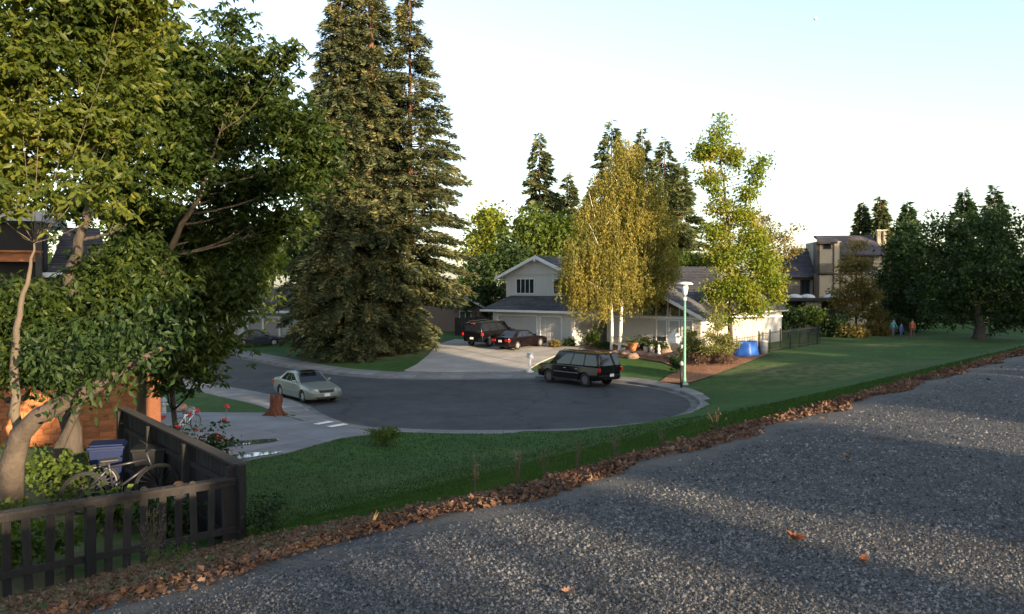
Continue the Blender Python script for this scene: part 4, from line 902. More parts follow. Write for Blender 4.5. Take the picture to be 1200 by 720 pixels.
# ------------------------------------------------------------------ driveways
m_drive = M("driveway_concrete", (.27, .255, .235), .85, .12, .8, .003, 90, big=.25, island=.06)
m_drivg = M("driveway_grey", (.16, .165, .17), .8, .15, .8, .003, 90, big=.25, island=.06)
def paving(name, label, poly, ang, st, mat, dz=.03):
    root = tag(thing(name, None, None), label); root['kind'] = 'structure'
    bm = bmesh.new(); c, s = math.cos(ang), math.sin(ang)
    bm.faces.new([bm.verts.new((p[0], p[1], 0)) for p in poly])
    for ax in ((c, s), (-s, c)):
        v = [p[0]*ax[0]+p[1]*ax[1] for p in poly]; k = min(v)+st
        while k < max(v)-.3:
            bmesh.ops.bisect_plane(bm, geom=bm.verts[:]+bm.edges[:]+bm.faces[:], plane_co=(ax[0]*k, ax[1]*k, 0), plane_no=(ax[0], ax[1], 0)); k += st
    for f in bm.faces:
        cc = f.calc_center_median(); P = [v.co.copy() for v in f.verts]
        if f.calc_area() < .05: continue
        if f.normal.z < 0: P = P[::-1]
        P = [p+(cc-p).normalized()*.014 for p in P]
        zs_ = [H(p.x, p.y)+dz for p in P]; k = len(P)
        vs = [Vector((p.x, p.y, z-.12)) for p, z in zip(P, zs_)]+[Vector((p.x, p.y, z)) for p, z in zip(P, zs_)]
        cc = sum(vs, Vector())/len(vs)
        mb = MB(); mb.add([v-cc for v in vs], [tuple(range(k))[::-1], tuple(range(k, 2*k))]+[(i, (i+1) % k, k+(i+1) % k, k+i) for i in range(k)])
        o = mb.build('driveway_slab', mat, root); o.location = cc
    bm.free(); return root
paving("driveway", "wide pale concrete driveway with long tree shadows before the two-storey house",
       [(-7.1, 53.75), (-5.2, 53.25), (-2, 53.35), (.95, 53.6), (1.3, 55.2), (1.9, 57.2), (3.3, 60), (5.6, 62.6), (5.6, 64.0), (4.2, 65.2), (-1.6, 70), (-5.0, 71.5), (-6.0, 66), (-6.2, 60), (-6.6, 56.5)], HA, 2.9, m_drive, .075)
dp = [tuple(G(*p).xy) for p in ((120, 486), (200, 484), (311, 484.5), (340, 490), (352, 494), (398, 498), (441, 509.5), (400, 514), (340, 531), (268, 545), (200, 556), (120, 565))]
paving("driveway", "grey concrete driveway with wet patches at lower left, below the small lawn", dp, R_(-38), 3.0, m_drivg, .03)
m_water = M("shallow_water", (.05, .055, .06), .03, .05, 1, spec=1.0)
def puddle(label, pts):
    c = sum((G(*p) for p in pts), Vector())/len(pts); v = [G(*p) for p in pts]
    z = max(q.z for q in v)+.048
    sm_ = catmull([tuple(q.xy) for q in v]+[tuple(v[0].xy)], 6)[:-1]
    o = MB().prism([Vector((x-c.x, y-c.y, 0)) for x, y in sm_], Vector((0, 0, .006))).build('puddle', m_water); o.location = (c.x, c.y, z); return tag(o, label, 'puddle', None, 'structure')
puddle("long narrow wet patch reflecting the sky on the lower left driveway, the upper one", [(245, 524), (275, 519), (322, 516), (322, 519), (290, 523), (250, 527)])
puddle("bright wet patch reflecting the sky at the near edge of the lower left driveway", [(262, 541), (268, 536), (298, 532.5), (330, 531), (322, 534), (300, 537), (272, 543)])
# side street driveway for the dark blue car
sdp = [tuple(G(*p).xy) for p in ((268, 412), (340, 399), (345, 392), (262, 405))]
# white stripes on the apron
for i, (a, b) in enumerate((((370, 499), (388, 495.5)), ((386, 502), (405, 498.5)))):
    p, q = G(*a), G(*b); d = (q-p).normalized(); s = Vector((-d.y, d.x, 0))*.16
    o = MB().prism([Vector((*(v-p).xy, 0)) for v in (p-s, q-s, q+s, p+s)], Vector((0, 0, .006))).build('pale_stripe', m_trim); o.location = (p.x, p.y, max(p.z, q.z)+.048)
    tag(o, "pale stripe on the driveway apron, the %s of two" % ('left' if i == 0 else 'right'), 'pavement marking', 'pale stripes on the apron', 'structure')
# ------------------------------------------------------------------ mulch bed
m_mulch = rampmat("bark_mulch", [(.3, (.15, .065, .035)), (.55, (.24, .115, .065)), (.8, (.33, .19, .12))], 6, .95, .03, 30, vor=(14, .35))
mp = [tuple(G(*p).xy) for p in ((772, 449), (783, 441), (800, 434), (775, 425), (745, 420), (700, 415), (672, 409), (690, 405), (760, 403), (830, 408), (880, 414), (905, 415), (880, 424), (848, 436), (820, 446), (806, 450))]
sheet("mulch_bed", mp, m_mulch, .05, .6, 'orange brown bark mulch bed around the lamp post and the maple')
mp = [tuple(G(*p).xy) for p in ((655, 407), (672, 406), (725, 412), (745, 418), (730, 420), (700, 414), (668, 411))]
sheet("mulch_bed", mp, m_mulch, .058, .6, 'narrow strip of bark mulch under the birch')
mp = [tuple(G(*p).xy) for p in ((392, 411), (420, 406), (470, 403), (500, 404), (492, 411), (470, 416), (440, 419), (405, 418))]
sheet("needle_litter", mp, rampmat("needle_brown", [(.3, (.10, .045, .028)), (.6, (.17, .08, .045)), (.8, (.10, .10, .04))], 4, .95, .03, 30), .03, .6, 'reddish needle litter under the redwoods')
# ------------------------------------------------------------------ vehicles
m_tyre = M("tyre_rubber", (.018, .018, .018), .85, .1, 8); m_rim = M("alloy_rim", (.45, .45, .46), .35, .05, 3, metal=.7)
m_cglass = M("car_glass", (.012, .014, .018), .04, .05, 1, spec=.55)
m_blackp = M("black_plastic", (.02, .02, .02), .6, .1, 5); m_chrome = M("chrome", (.6, .6, .6), .2, .05, 2, metal=1)
m_redl = M("tail_lamp_red", (.42, .015, .015), .15, .05, 3, spec=.8); m_clear = M("head_lamp_clear", (.55, .57, .6), .12, .05, 3, spec=.9)
m_amb = M("amber_lamp", (.6, .2, .03), .2, .05, 3); m_plate = M("licence_plate", (.65, .65, .62), .5, .05, 8)
def car(name, label, loc, rz, S, paint, group=None):
    """x forward, y left, z up, origin on the ground under the middle"""
    root = thing(name, label, 'car' if S['kind'] == 'sedan' else 'suv', loc, rz, group)
    Lh, Wh, rw, wb = S['L']/2, S['W']/2, S['rw'], S['wb']; fx = S['fx']; rx = fx-wb
    ra = rw*1.16; sz = S['sill']
    def arch(cx):
        return [(cx+ra*math.cos(a), rw+ra*math.sin(a)) for a in [math.pi*k/8 for k in range(9)]]
    # closed outline, starting at front bottom going rearwards along the sill
    bot = [(Lh-.10, sz+.03)]
    for cx in (fx, rx):
        pts = [(x, max(z, sz)) for x, z in arch(cx)]; a0 = math.asin(min(1, max(-1, (sz-rw)/ra)))
        xw = ra*math.cos(a0); bot += [(cx+xw, sz)]+[(cx+ra*math.cos(t), rw+ra*math.sin(t)) for t in np.linspace(a0, math.pi-a0, 9)[1:-1]]+[(cx-xw, sz)]
    bot += [(-Lh+.12, sz+.05)]
    top = S['top']          # from the tail to the nose: (x, z, kind) kind 1 = top edge
    out = [(x, z, 0) for x, z in bot]+[(x, z, 1) for x, z in top]
    ys = [-1, -.985, -.94, -.75, 0, .75, .94, .985, 1]; V_ = []; n = len(out)
    zmid = (S['belt']+rw)/2
    for y in ys:
        e = abs(y)
        dz = {1: .10, .985: .055, .94: .02, .75: .004, 0: -.012}[e]; dx = {1: .15, .985: .11, .94: .065, .75: .02, 0: 0}[e]
        for x, z, k in out:
            yy = y*Wh
            if k and z > S['belt']-.22: z2 = z-dz
            else: z2 = z
            if z > S['belt']-.14 and k: yy *= .97
            if z < sz+.1: yy *= .975
            f = (abs(x)/Lh)**6; x2 = x-math.copysign(dx*f*1.25, x)
            yy *= 1-.05*f*(e > .9)
            V_.append((x2, yy, z2))
    F_ = []
    for j in range(len(ys)-1):
        for i in range(n): a = j*n+i; b = j*n+(i+1) % n; F_.append((a, a+n, b+n, b))
    mb = MB(); mb.add(V_, F_+[tuple(range(n)), tuple(range((len(ys)-1)*n, len(ys)*n))[::-1]])
    body = mb.build('body', paint, root, True)
    bm = bmesh.new(); bm.from_mesh(body.data); bmesh.ops.triangulate(bm, faces=[f for f in bm.faces if len(f.verts) > 4]); bmesh.ops.recalc_face_normals(bm, faces=bm.faces); bm.to_mesh(body.data); bm.free()
    try: body.data.set_sharp_from_angle(angle=R_(32))
    except Exception: pass
    MB().box(rx-ra-.02, fx+ra+.02, -Wh*.74, Wh*.74, sz-.03, S['belt']-.25).build('underbody', m_blackp, root)
    wn_ = body.modifiers.new('wn', 'WEIGHTED_NORMAL'); wn_.weight = 60; wn_.keep_sharp = True
    # cabin
    c = S['cab']; bz, tz = S['belt']-.06, S['H']
    bw, tw = Wh*.93, Wh*S['tw']
    B = [(c[0], -bw, bz), (c[3], -bw, bz), (c[3], bw, bz), (c[0], bw, bz)]
    Tt = [(c[1], -tw, tz-.05), (c[2], -tw, tz-.05), (c[2], tw, tz-.05), (c[1], tw, tz-.05)]
    cb = MB(); cb.hexa([Vector(p) for p in B+Tt]); cm = cb.build('cabin', paint, root, True, .045)
    rf = MB(); xs = np.linspace(c[1]+.01, c[2]-.01, 5); yv = np.linspace(-tw+.01, tw-.01, 7)
    vs = [(x, y, tz-.055+.055*(1-(abs(y)/tw)**3)*(1-abs((x-(c[1]+c[2])/2)/((c[2]-c[1])/2+.05))**4)) for x in xs for y in yv]
    rf.add(vs, [(i*7+j, i*7+7+j, i*7+8+j, i*7+j+1) for i in range(4) for j in range(6)]); ro = rf.build('roof', paint, root, True)
    def face(b0, b1, t1, t0):   # bilinear face, returns function (u,v)->point, and normal
        b0, b1, t1, t0 = map(Vector, (b0, b1, t1, t0)); nrm = (b1-b0).cross(t0-b0).normalized()
        return (lambda u, v: b0.lerp(b1, u).lerp(t0.lerp(t1, u), v)), nrm
    def pane(nm, fn, nrm, uv, mat=m_cglass, th=.008, par=root):
        p = [fn(u, v)-nrm*.004 for u, v in uv]; return MB().prism(p, nrm*(th+.004)).build(nm, mat, par)
    fR, nR = face(B[0], B[1], Tt[1], Tt[0]); fL, nL = face(B[3], B[2], Tt[2], Tt[3])
    if nR.y > 0: nR = -nR
    if nL.y < 0: nL = -nL
    for fn, nn in ((fR, nR), (fL, nL)):
        for q in S['win']: pane('side_window', fn, nn, q)
    fF, nF = face(B[1], B[2], Tt[2], Tt[1]); nF = nF if nF.x > 0 else -nF
    fB, nB = face(B[3], B[0], Tt[0], Tt[3]); nB = nB if nB.x < 0 else -nB
    pane('windscreen', fF, nF, [(.05, .10), (.95, .10), (.94, .93), (.06, .93)])
    pane('rear_window', fB, nB, [(.07, .12 if S['kind'] == 'sedan' else .16), (.93, .12 if S['kind'] == 'sedan' else .16), (.92, .92), (.08, .92)])
    # wheels
    for cx in (fx, rx):
        for sy in (-1, 1):
            w0 = Wh-.235 if sy > 0 else -(Wh-.235); w1 = (Wh-.025)*sy
            t_ = MB()
            prof = [(rw*.62, 0), (rw*.93, .0), (rw, .035), (rw, .175), (rw*.93, .21), (rw*.62, .21)]
            vs = []; k = 20
            for r, q in prof:
                for j in range(k): a = 2*math.pi*j/k; vs.append((r*math.cos(a), sy*(q-.105), rw*0+r*math.sin(a)))
            fs = [(i*k+j, i*k+(j+1) % k, (i+1)*k+(j+1) % k, (i+1)*k+j) for i in range(5) for j in range(k)]
            t_.add(vs, fs); ty = t_.build('wheel', m_tyre, root, True); ty.location = (cx, sy*(Wh-.13), rw)
            r_ = MB(); r_.tube([(0, sy*.0, 0), (0, sy*.06, 0)], rw*.62, 20)
            for j in range(5):
                a = 2*math.pi*j/5; dv = Vector((math.cos(a), 0, math.sin(a))); pv = Vector((-math.sin(a), 0, math.cos(a)))
                p = [dv*rw*.12-pv*.04, dv*rw*.58-pv*.055, dv*rw*.58+pv*.055, dv*rw*.12+pv*.04]
                r_.prism([q+Vector((0, sy*.06, 0)) for q in p], Vector((0, sy*.03, 0)))
            r_.tube([(0, sy*.06, 0), (0, sy*.10, 0)], rw*.16, 10); r_.build('rim', S.get('rim', m_rim), ty)
    # trim
    for sy in (-1, 1):
        mz = S['belt']+.04; mx = c[3]-.42
        MB().box(mx-.03, mx+.08, sy*(Wh*.95), sy*(Wh+.15), mz, mz+.12).build('mirror', S.get('mirmat', paint), root, False, .03)
        for hx in S['handles']: MB().box(hx-.09, hx+.09, sy*Wh*.985, sy*(Wh+.022), S['belt']-.19, S['belt']-.155).build('door_handle', S.get('hmat', paint), root, False, .008)
        MB().box(rx+ra+.02, fx-ra-.02, sy*Wh*.985, sy*(Wh+.012), S['mould'], S['mould']+.05).build('side_moulding', S.get('mmat', paint), root, False, .006)
        hl = S['head']; MB().hexa([Vector((Lh-hl[2], sy*Wh*.94, hl[0])), Vector((Lh-.035, sy*Wh*.52, hl[0])), Vector((Lh-.25, sy*Wh*.5, hl[0])), Vector((Lh-hl[2]-.1, sy*Wh*.85, hl[0])), Vector((Lh-hl[2]-.05, sy*Wh*.93, hl[1])), Vector((Lh-.07, sy*Wh*.52, hl[1])), Vector((Lh-.3, sy*Wh*.5, hl[1])), Vector((Lh-hl[2]-.15, sy*Wh*.84, hl[1]))]).build('headlight', m_clear, root)
        MB().box(Lh-hl[2]-.22, Lh-hl[2]-.10, sy*Wh*.93, sy*Wh*.975, hl[0]+.01, hl[1]-.03).build('side_marker', m_amb, root)
        tl = S['tail']; MB().box(-Lh-.004+tl[4], -Lh+.22, sy*Wh*tl[2], sy*Wh*tl[3], tl[0], tl[1]).build('tail_light', m_redl, root, False, .015)
    gz = S['grille']; MB().box(Lh-.12, Lh+.004, -gz[2], gz[2], gz[0], gz[1]).build('grille', m_blackp, root, False, .01)
    MB().box(Lh-.1, Lh+.012, -gz[2]-.02, gz[2]+.02, gz[1]-.015, gz[1]+.01).build('grille_trim', m_chrome, root)
    MB().box(Lh-.1, Lh+.004, -.45, .45, sz+.06, sz+.16).build('air_intake', m_blackp, root)
    bz_ = S['bump']
    for s, nm in ((1, 'front_bumper'), (-1, 'rear_bumper')):
        pts = [(s*(Lh-.32), Wh*.99), (s*(Lh-.10), Wh*.90), (s*(Lh+.02), Wh*.6), (s*(Lh+.035), 0)]; pts = pts+[(x, -y) for x, y in pts[-2::-1]]
        p = [Vector((x, y, bz_[0])) for x, y in pts]+[Vector((x-s*.2, y*.9, bz_[0])) for x, y in pts[::-1]]
        MB().prism(p, Vector((0, 0, bz_[1]-bz_[0]))).build(nm, S.get('bmat', paint), root, False, .02)
    MB().box(Lh+.036, Lh+.046, -.15, .15, bz_[0]+.03, bz_[0]+.17).build('licence_plate', m_plate, root)
    px_ = -Lh-S['plate'][1]; MB().box(px_-.012, px_, -.16+S['plate'][2], .16+S['plate'][2], S['plate'][0], S['plate'][0]+.16).build('licence_plate', m_plate, root)
    if S['kind'] == 'suv':
        for sy in (-1, 1): MB().tube([(c[1]+.3, sy*tw*.86, tz-.02), (c[1]+.4, sy*tw*.86, tz+.06), (c[2]-.4, sy*tw*.86, tz+.06), (c[2]-.2, sy*tw*.86, tz-.02)], .02, 6).build('roof_rail', m_blackp, root, True)
        MB().box(c[0]-.01+.06, c[0]+.2, -.16, .16, tz-.10, tz-.05).build('brake_light', m_redl, root)
        MB().box(rx+ra, fx-ra, -Wh-.07, -Wh+.1, sz-.03, sz+.02).box(rx+ra, fx-ra, Wh-.1, Wh+.07, sz-.03, sz+.02).build('running_board', m_blackp, root)
    if S.get('sunroof'):
        MB().box(-.35, .45, -.42, .42, tz-.012, tz+.006).build('sunroof', m_cglass, root, False, .01)
    return root
sedan = dict(kind='sedan', L=4.75, W=1.78, H=1.42, wb=2.72, fx=1.42, rw=.32, sill=.21, belt=.90, tw=.70,
    top=[(-2.36, .42), (-2.375, .60), (-2.36, .86), (-2.26, .96), (-1.72, 1.0), (-1.2, .98), (.55, .95), (.95, .93), (1.5, .86), (2.05, .76), (2.27, .69), (2.36, .58), (2.375, .42)],
    cab=(-1.82, -1.02, .22, 1.05), win=[[(.13, .16), (.38, .14), (.38, .90), (.27, .90)], [(.405, .14), (.60, .13), (.62, .90), (.405, .90)], [(.625, .13), (.93, .11), (.81, .70), (.735, .90), (.645, .90)]][1:] + [[(.12, .17), (.375, .14), (.38, .90), (.20, .88)]],
    handles=(.18, -.72), mould=.48, head=(.60, .72, .30), tail=(.66, .84, .52, .97, .0), grille=(.55, .68, .36), bump=(.34, .54), plate=(.62, .0, 0))
suv = dict(kind='suv', L=5.1, W=1.98, H=1.90, wb=2.97, fx=1.52, rw=.385, sill=.36, belt=1.16, tw=.80,
    top=[(-2.52, .55), (-2.55, .75), (-2.55, 1.1), (-2.50, 1.18), (-1.5, 1.2), (0, 1.2), (1.1, 1.2), (1.45, 1.19), (2.0, 1.15), (2.38, 1.08), (2.50, .98), (2.54, .75), (2.53, .55)],
    cab=(-2.54, -2.34, .78, 1.52), win=[[(.04, .16), (.285, .14), (.285, .88), (.055, .88)], [(.315, .14), (.555, .14), (.56, .88), (.315, .88)], [(.585, .14), (.62, .14), (.90, .10), (.755, .84), (.59, .88)]],
    handles=(.12, -.82), mould=.72, head=(.76, .96, .20), tail=(.90, 1.12, .86, .975, 0), grille=(.68, .94, .52), bump=(.46, .70), plate=(.62, .045, 0))
def P_(name, c, rough=.28, metal=0): return M(name, c, rough, .03, 1, metal=metal, coat=.3, spec=.2)
p_silver = P_("paint_silver_green", (.21, .23, .205), .32, .35); p_black = P_("paint_black", (.004, .004, .005), .2); p_dark = P_("paint_black_red_tint", (.006, .004, .005), .2); p_navy = P_("paint_dark_blue_grey", (.025, .036, .05))
def onwheel(px, py, hx, hy, wx, wy, z=None):
    """world position of the car's middle so that the wheel foot (wx,wy in car axes) stands at the picked spot"""
    g = G(px, py) if z is None else at(px, py, (CAMZ-z)*960/(py-335)); a = math.atan2(hy, hx); c, s = math.cos(a), math.sin(a)
    return (g.x-(wx*c-wy*s), g.y-(wx*s+wy*c)), a
(x, y), a = onwheel(355.5, 473, .62, -.785, 1.42, -.8, .0)
car("silver_sedan", "silver green sedan with a sunroof parked at the kerb, facing the camera", (x, y, .006), a, dict(sedan, sunroof=True), p_silver)
(x, y), a = onwheel(686, 454, -.66, .75, -1.45, .9, .0)
car("black_suv", "black suv with a red high brake light parked on the turning circle below the lamp", (x, y, .006), a, dict(suv, L=5.2, W=2.0, H=1.98, rw=.40, rim=M('rim_dark', (.13, .13, .135), .4, .05, 3, metal=.6), hmat=m_chrome, mmat=M("grey_mould", (.12, .12, .13), .4, .05, 3)), p_black)
(x, y), a = onwheel(606.5, 412.5, .66, .75, -1.3, -.8)
zz = H(x, y)+.085; ca = car("black_sedan", "low black sedan with red tail lights parked on the pale driveway", (x, y, zz), a, sedan, p_dark)
ca.rotation_euler = Matrix.Rotation(a, 3, 'Z').to_euler(); ca.rotation_euler[1] = -.035
(x, y), a = onwheel(574, 408, .55, .83, -1.45, -.9)
zz = H(x, y)+.085; ca = car("black_suv", "black suv before the wide garage door, left of the black sedan", (x, y, zz), a, dict(suv, L=5.1), p_black)
ca.rotation_euler[1] = -.03
(x, y), a = onwheel(284, 407.5, .93, .30, -1.36, -.8)
car("dark_sedan", "dark blue grey car half hidden by leaves on the side street driveway", (x, y, H(x, y)+.03), a, dict(sedan, H=1.5, belt=.95, W=1.76), p_navy)
# ------------------------------------------------------------------ street furniture
g = G(802, 451); m_green = M("lamp_green", (.12, .26, .19), .5, .12, 6)
lp = thing("street_lamp", "slim green street lamp with a flat white disc top beside the kerb", "street lamp", g)
hL = at(804, 331, g.y).z-g.z
MB().lathe([(.15, -.05), (.15, .12), (.11, .2), (.085, .5), (.06, hL-.75)], 12).build('pole', m_green, lp, True)
MB().lathe([(.23, -.05), (.23, .05), (.16, .09)], 10).build('base', M("concrete_foot", (.4, .4, .38), .9), lp)
MB().lathe([(.065, hL-.75), (.13, hL-.68), (.19, hL-.35), (.17, hL-.16)], 14).build('lantern', M("lantern_glass", (.55, .6, .62), .25, .05, 3), lp, True)
MB().lathe([(.10, hL-.16), (.44, hL-.13), (.47, hL-.09), (.34, hL-.01), (.08, hL+.03)], 20).build('lamp_shade', m_white, lp, True)
MB().lathe([(.10, hL-1.02), (.10, hL-.86)], 10).build('collar', m_trim, lp)
g = G(798.5, 454.5)
mk = thing("marker_post", "short dark marker post with a rounded cap just left of the street lamp", "post", g)
MB().lathe([(.07, -.05), (.06, 1.25)], 8).build('post', m_iron, mk, True); MB().lathe([(.10, 1.22), (.12, 1.3), (.09, 1.42), (.02, 1.47)], 10).build('cap', M("cap_grey", (.25, .25, .26), .5), mk, True)
g = G(621, 436.5)
mb_ = thing("mailbox", "white post mailbox on the lawn edge by the driveway", "mailbox", g, R_(-70)); mb_.scale = (.92, .92, .92)
MB().box(-.06, .06, -.06, .06, 0, 1.0).build('post', m_white, mb_); MB().box(-.22, .22, -.22, .22, 0, .08).box(-.14, .14, -.14, .14, .08, .15).build('base', m_white, mb_)
pr_ = [Vector((-.3, -.15, 1.0)), Vector((-.3, .15, 1.0)), Vector((-.3, .15, 1.18))]+[Vector((-.3, .15*math.cos(t), 1.18+.15*math.sin(t))) for t in np.linspace(.3, math.pi-.3, 6)]+[Vector((-.3, -.15, 1.18))]
MB().prism(pr_, Vector((.6, 0, 0))).build('box', m_white, mb_); MB().box(.302, .312, -.12, .12, 1.03, 1.24).build('door', m_trim, mb_); MB().box(.1, .3, .152, .162, 1.2, 1.26).build('flag', m_redl, mb_)
MB().box(-.35, .35, -.19, .19, 1.335, 1.36).build('roof', m_white, mb_)
# stump
g = G(322, 487); st = thing("tree_stump", "rust red jagged stump standing on the walk beside the silver sedan", "stump", g); st.scale = (.85, .85, .88)
mbs = MB(); rr = random.Random(9); vs = []; n = 12
lev = [(.50, -.05), (.40, .15), (.33, .45), (.31, .75), (.34, 1.0)]
for r, z in lev:
    for k in range(n): a_ = 2*math.pi*k/n; j = 1+rr.uniform(-.14, .14); vs.append((r*j*math.cos(a_)+z*.12, r*j*math.sin(a_), z+(rr.uniform(-.14, .12) if z > .9 else 0)))
vs.append((.12, 0, .85))
fs = [(i*n+k, i*n+(k+1) % n, (i+1)*n+(k+1) % n, (i+1)*n+k) for i in range(4) for k in range(n)]+[(4*n+k, 4*n+(k+1) % n, 5*n) for k in range(n)]
mbs.add(vs, fs); mbs.build('stump_wood', M("stump_red", (.11, .038, .02), .9, .4, 5, .03, 14, stretch=(1, 1, .3)), st, True)
rt = MB()
for k in range(5): a_ = k*1.26; rt.tube([(.25*math.cos(a_), .25*math.sin(a_), .25), (.5*math.cos(a_), .5*math.sin(a_), .06), (.75*math.cos(a_), .75*math.sin(a_), -.05)], [.12, .09, .04], 6)
rt.build('roots', M("stump_red", None), st, True)
g = G(192, 485); fh = thing("fire_hydrant", "small grey blue hydrant post on the edge of the left lawn", "hydrant", g)
m_hy = M("hydrant_grey_blue", (.28, .31, .34), .6, .1, 5)
MB().lathe([(.15, -.03), (.15, .04), (.1, .06), (.1, .5), (.14, .53), (.14, .57), (.09, .68), (.03, .72)], 12).build('barrel', m_hy, fh, True)
MB().tube([(-.2, 0, .4), (.2, 0, .4)], .05, 8).tube([(0, -.17, .42), (0, 0, .42)], .06, 8).build('nozzles', m_hy, fh, True)
# bicycle maker
def bicycle(label, loc, rz, frame, s=1.0, tilt=0):
    r = thing("bicycle", label, "bicycle", loc, rz); r.rotation_euler[0] = tilt; r.scale = (s, s, s)
    for cx in (-.52, .52):
        t = [(cx+.33*math.cos(a), 0, .34+.33*math.sin(a)) for a in np.linspace(0, 2*math.pi, 21)]; w_ = MB().tube(t, .022, 6, False).build('wheel', m_tyre, r, True)
        sp = MB()
        for k in range(10): a_ = math.pi*k/10; sp.tube([(cx-.31*math.cos(a_), 0, .34-.31*math.sin(a_)), (cx+.31*math.cos(a_), 0, .34+.31*math.sin(a_))], .004, 3)
        t = [(cx+.305*math.cos(a), 0, .34+.305*math.sin(a)) for a in np.linspace(0, 2*math.pi, 21)]; sp.tube(t, .012, 5, False)
        sp.build('rim', m_rim if s < 1 else M('dull_metal', (.08, .08, .085), .5, .1, 5, metal=.5), w_)
    f = MB()
    for a_, b_ in (((-.52, .34), (-.12, .30)), ((-.12, .30), (-.2, .80)), ((-.18, .72), (.34, .78)), ((-.12, .30), (.36, .66)), ((-.52, .34), (-.18, .72)), ((.52, .34), (.33, .90))): f.tube([(a_[0], 0, a_[1]), (b_[0], 0, b_[1])], .02, 6)
    f.build('frame', frame, r, True)
    MB().tube([(.28, -.26, 1.0), (.36, -.1, .98), (.33, 0, .92), (.36, .1, .98), (.28, .26, 1.0)], .014, 6).build('handlebar', m_blackp, r, True)
    MB().box(-.33, -.06, -.05, .05, .81, .86).build('saddle', m_blackp, r, False, .02)
    MB().tube([(-.12, -.12, .18), (-.12, -.08, .30), (-.12, .08, .30), (-.12, .12, .42)], .012, 5).build('crank', m_chrome, r)
    return r
g = G(219, 505); bicycle("small bicycle standing on the driveway behind the red flowers", g, R_(70), M("frame_white", (.6, .6, .62), .4), .85, .1)
g = G(150, 575); zy = H(-6.3, 12.6)
bicycle("dark bicycle leaning in the shaded yard behind the picket fence", (-6.1, 12.7, 2.28), R_(35), M("frame_dark", (.05, .05, .06), .35, metal=.5), 1, .25)
# blue cart bin in the yard
gx_, gy_ = -7.15, 14.3; bz0 = H(gx_, gy_)+.25
gx_, gy_ = -6.75, 13.6; bz0 = 2.28
bc = thing("wheeled_bin", "blue wheeled bin with a pale-hubbed wheel in the shaded yard", "bin", (gx_, gy_, bz0), R_(20))
bc.scale = (.72, .72, .78)
m_blue = M("bin_blue", (.004, .012, .055), .45, .1, 4)
MB().hexa([(-.28, -.26, .05), (.28, -.26, .05), (.28, .26, .05), (-.28, .26, .05), (-.36, -.33, 1.0), (.36, -.33, 1.0), (.36, .33, 1.0), (-.36, .33, 1.0)]).build('bin_body', m_blue, bc, False, .02)
MB().box(-.39, .39, -.37, .38, 1.0, 1.06).box(-.35, .35, -.33, .34, 1.06, 1.10).build('lid', m_blue, bc, False, .015); MB().tube([(-.3, .44, .98), (.3, .44, .98)], .02, 6).build('handle', m_blue, bc)
for s in (-.3, .3):
    w_ = MB().tube([(s-.03, -.30, .17), (s+.03, -.30, .17)], .17, 16).build('wheel', m_tyre, bc); MB().tube([(s-.034, -.30, .17), (s+.034, -.30, .17)], .09, 12).build('hub', m_trim, w_)
bb2 = thing("wheeled_bin", "black wheeled bin beside the blue one in the shaded yard", "bin", (gx_+.68, gy_+.12, bz0), R_(12)); bb2.scale = (.72, .72, .72); m_bk = M("bin_black", (.008, .008, .009), .6, .1, 4)
MB().hexa([(-.28, -.26, .05), (.28, -.26, .05), (.28, .26, .05), (-.28, .26, .05), (-.36, -.33, 1.0), (.36, -.33, 1.0), (.36, .33, 1.0), (-.36, .33, 1.0)]).build('bin_body', m_bk, bb2, False, .02)
MB().box(-.39, .39, -.37, .38, 1.0, 1.07).build('lid', m_bk, bb2, False, .015)
wl = thing("spare_wheel", "bicycle wheel with a pale rim leaning against the blue bin", "wheel", (gx_+.15, gy_-.55, bz0), R_(20)); wl.rotation_euler[0] = .2
t = [(.28*math.cos(a), 0, .33+.31*math.sin(a)) for a in np.linspace(0, 2*math.pi, 21)]; MB().tube(t, .025, 6, False).build('tyre', m_tyre, wl, True)
t = [(.25*math.cos(a), 0, .33+.28*math.sin(a)) for a in np.linspace(0, 2*math.pi, 21)]; mb = MB().tube(t, .018, 5, False)
for k in range(8): a_ = math.pi*k/8; mb.tube([(-.25*math.cos(a_), 0, .33-.28*math.sin(a_)), (.25*math.cos(a_), 0, .33+.28*math.sin(a_))], .004, 3)
mb.build('rim', M('dull_rim', (.16, .155, .15), .6, .1, 5), wl, True)
# glazed pot figure in the yard
xx, yy = -4.95, 12.1; fg = thing("garden_figure", "stacked pale and orange clay pots against the inside of the board fence", "pots", (xx, yy, H(xx, yy))); fg.scale = (.62, .62, .72)
m_terra = M("terracotta", (.42, .16, .06), .8, .15, 5)
MB().lathe([(.16, 0), (.2, .3), (.22, .42), (.17, .42)], 12).build('pot', m_terra, fg, True); MB().lathe([(.12, .38), (.17, .62), (.18, .80), (.13, .80)], 12).build('pot', M("glaze_pale", (.4, .38, .34), .4, .15, 5), fg, True)
MB().lathe([(.10, .78), (.16, .86), (.17, .92), (.08, 1.02)], 12).build('pot', m_terra, fg, True)
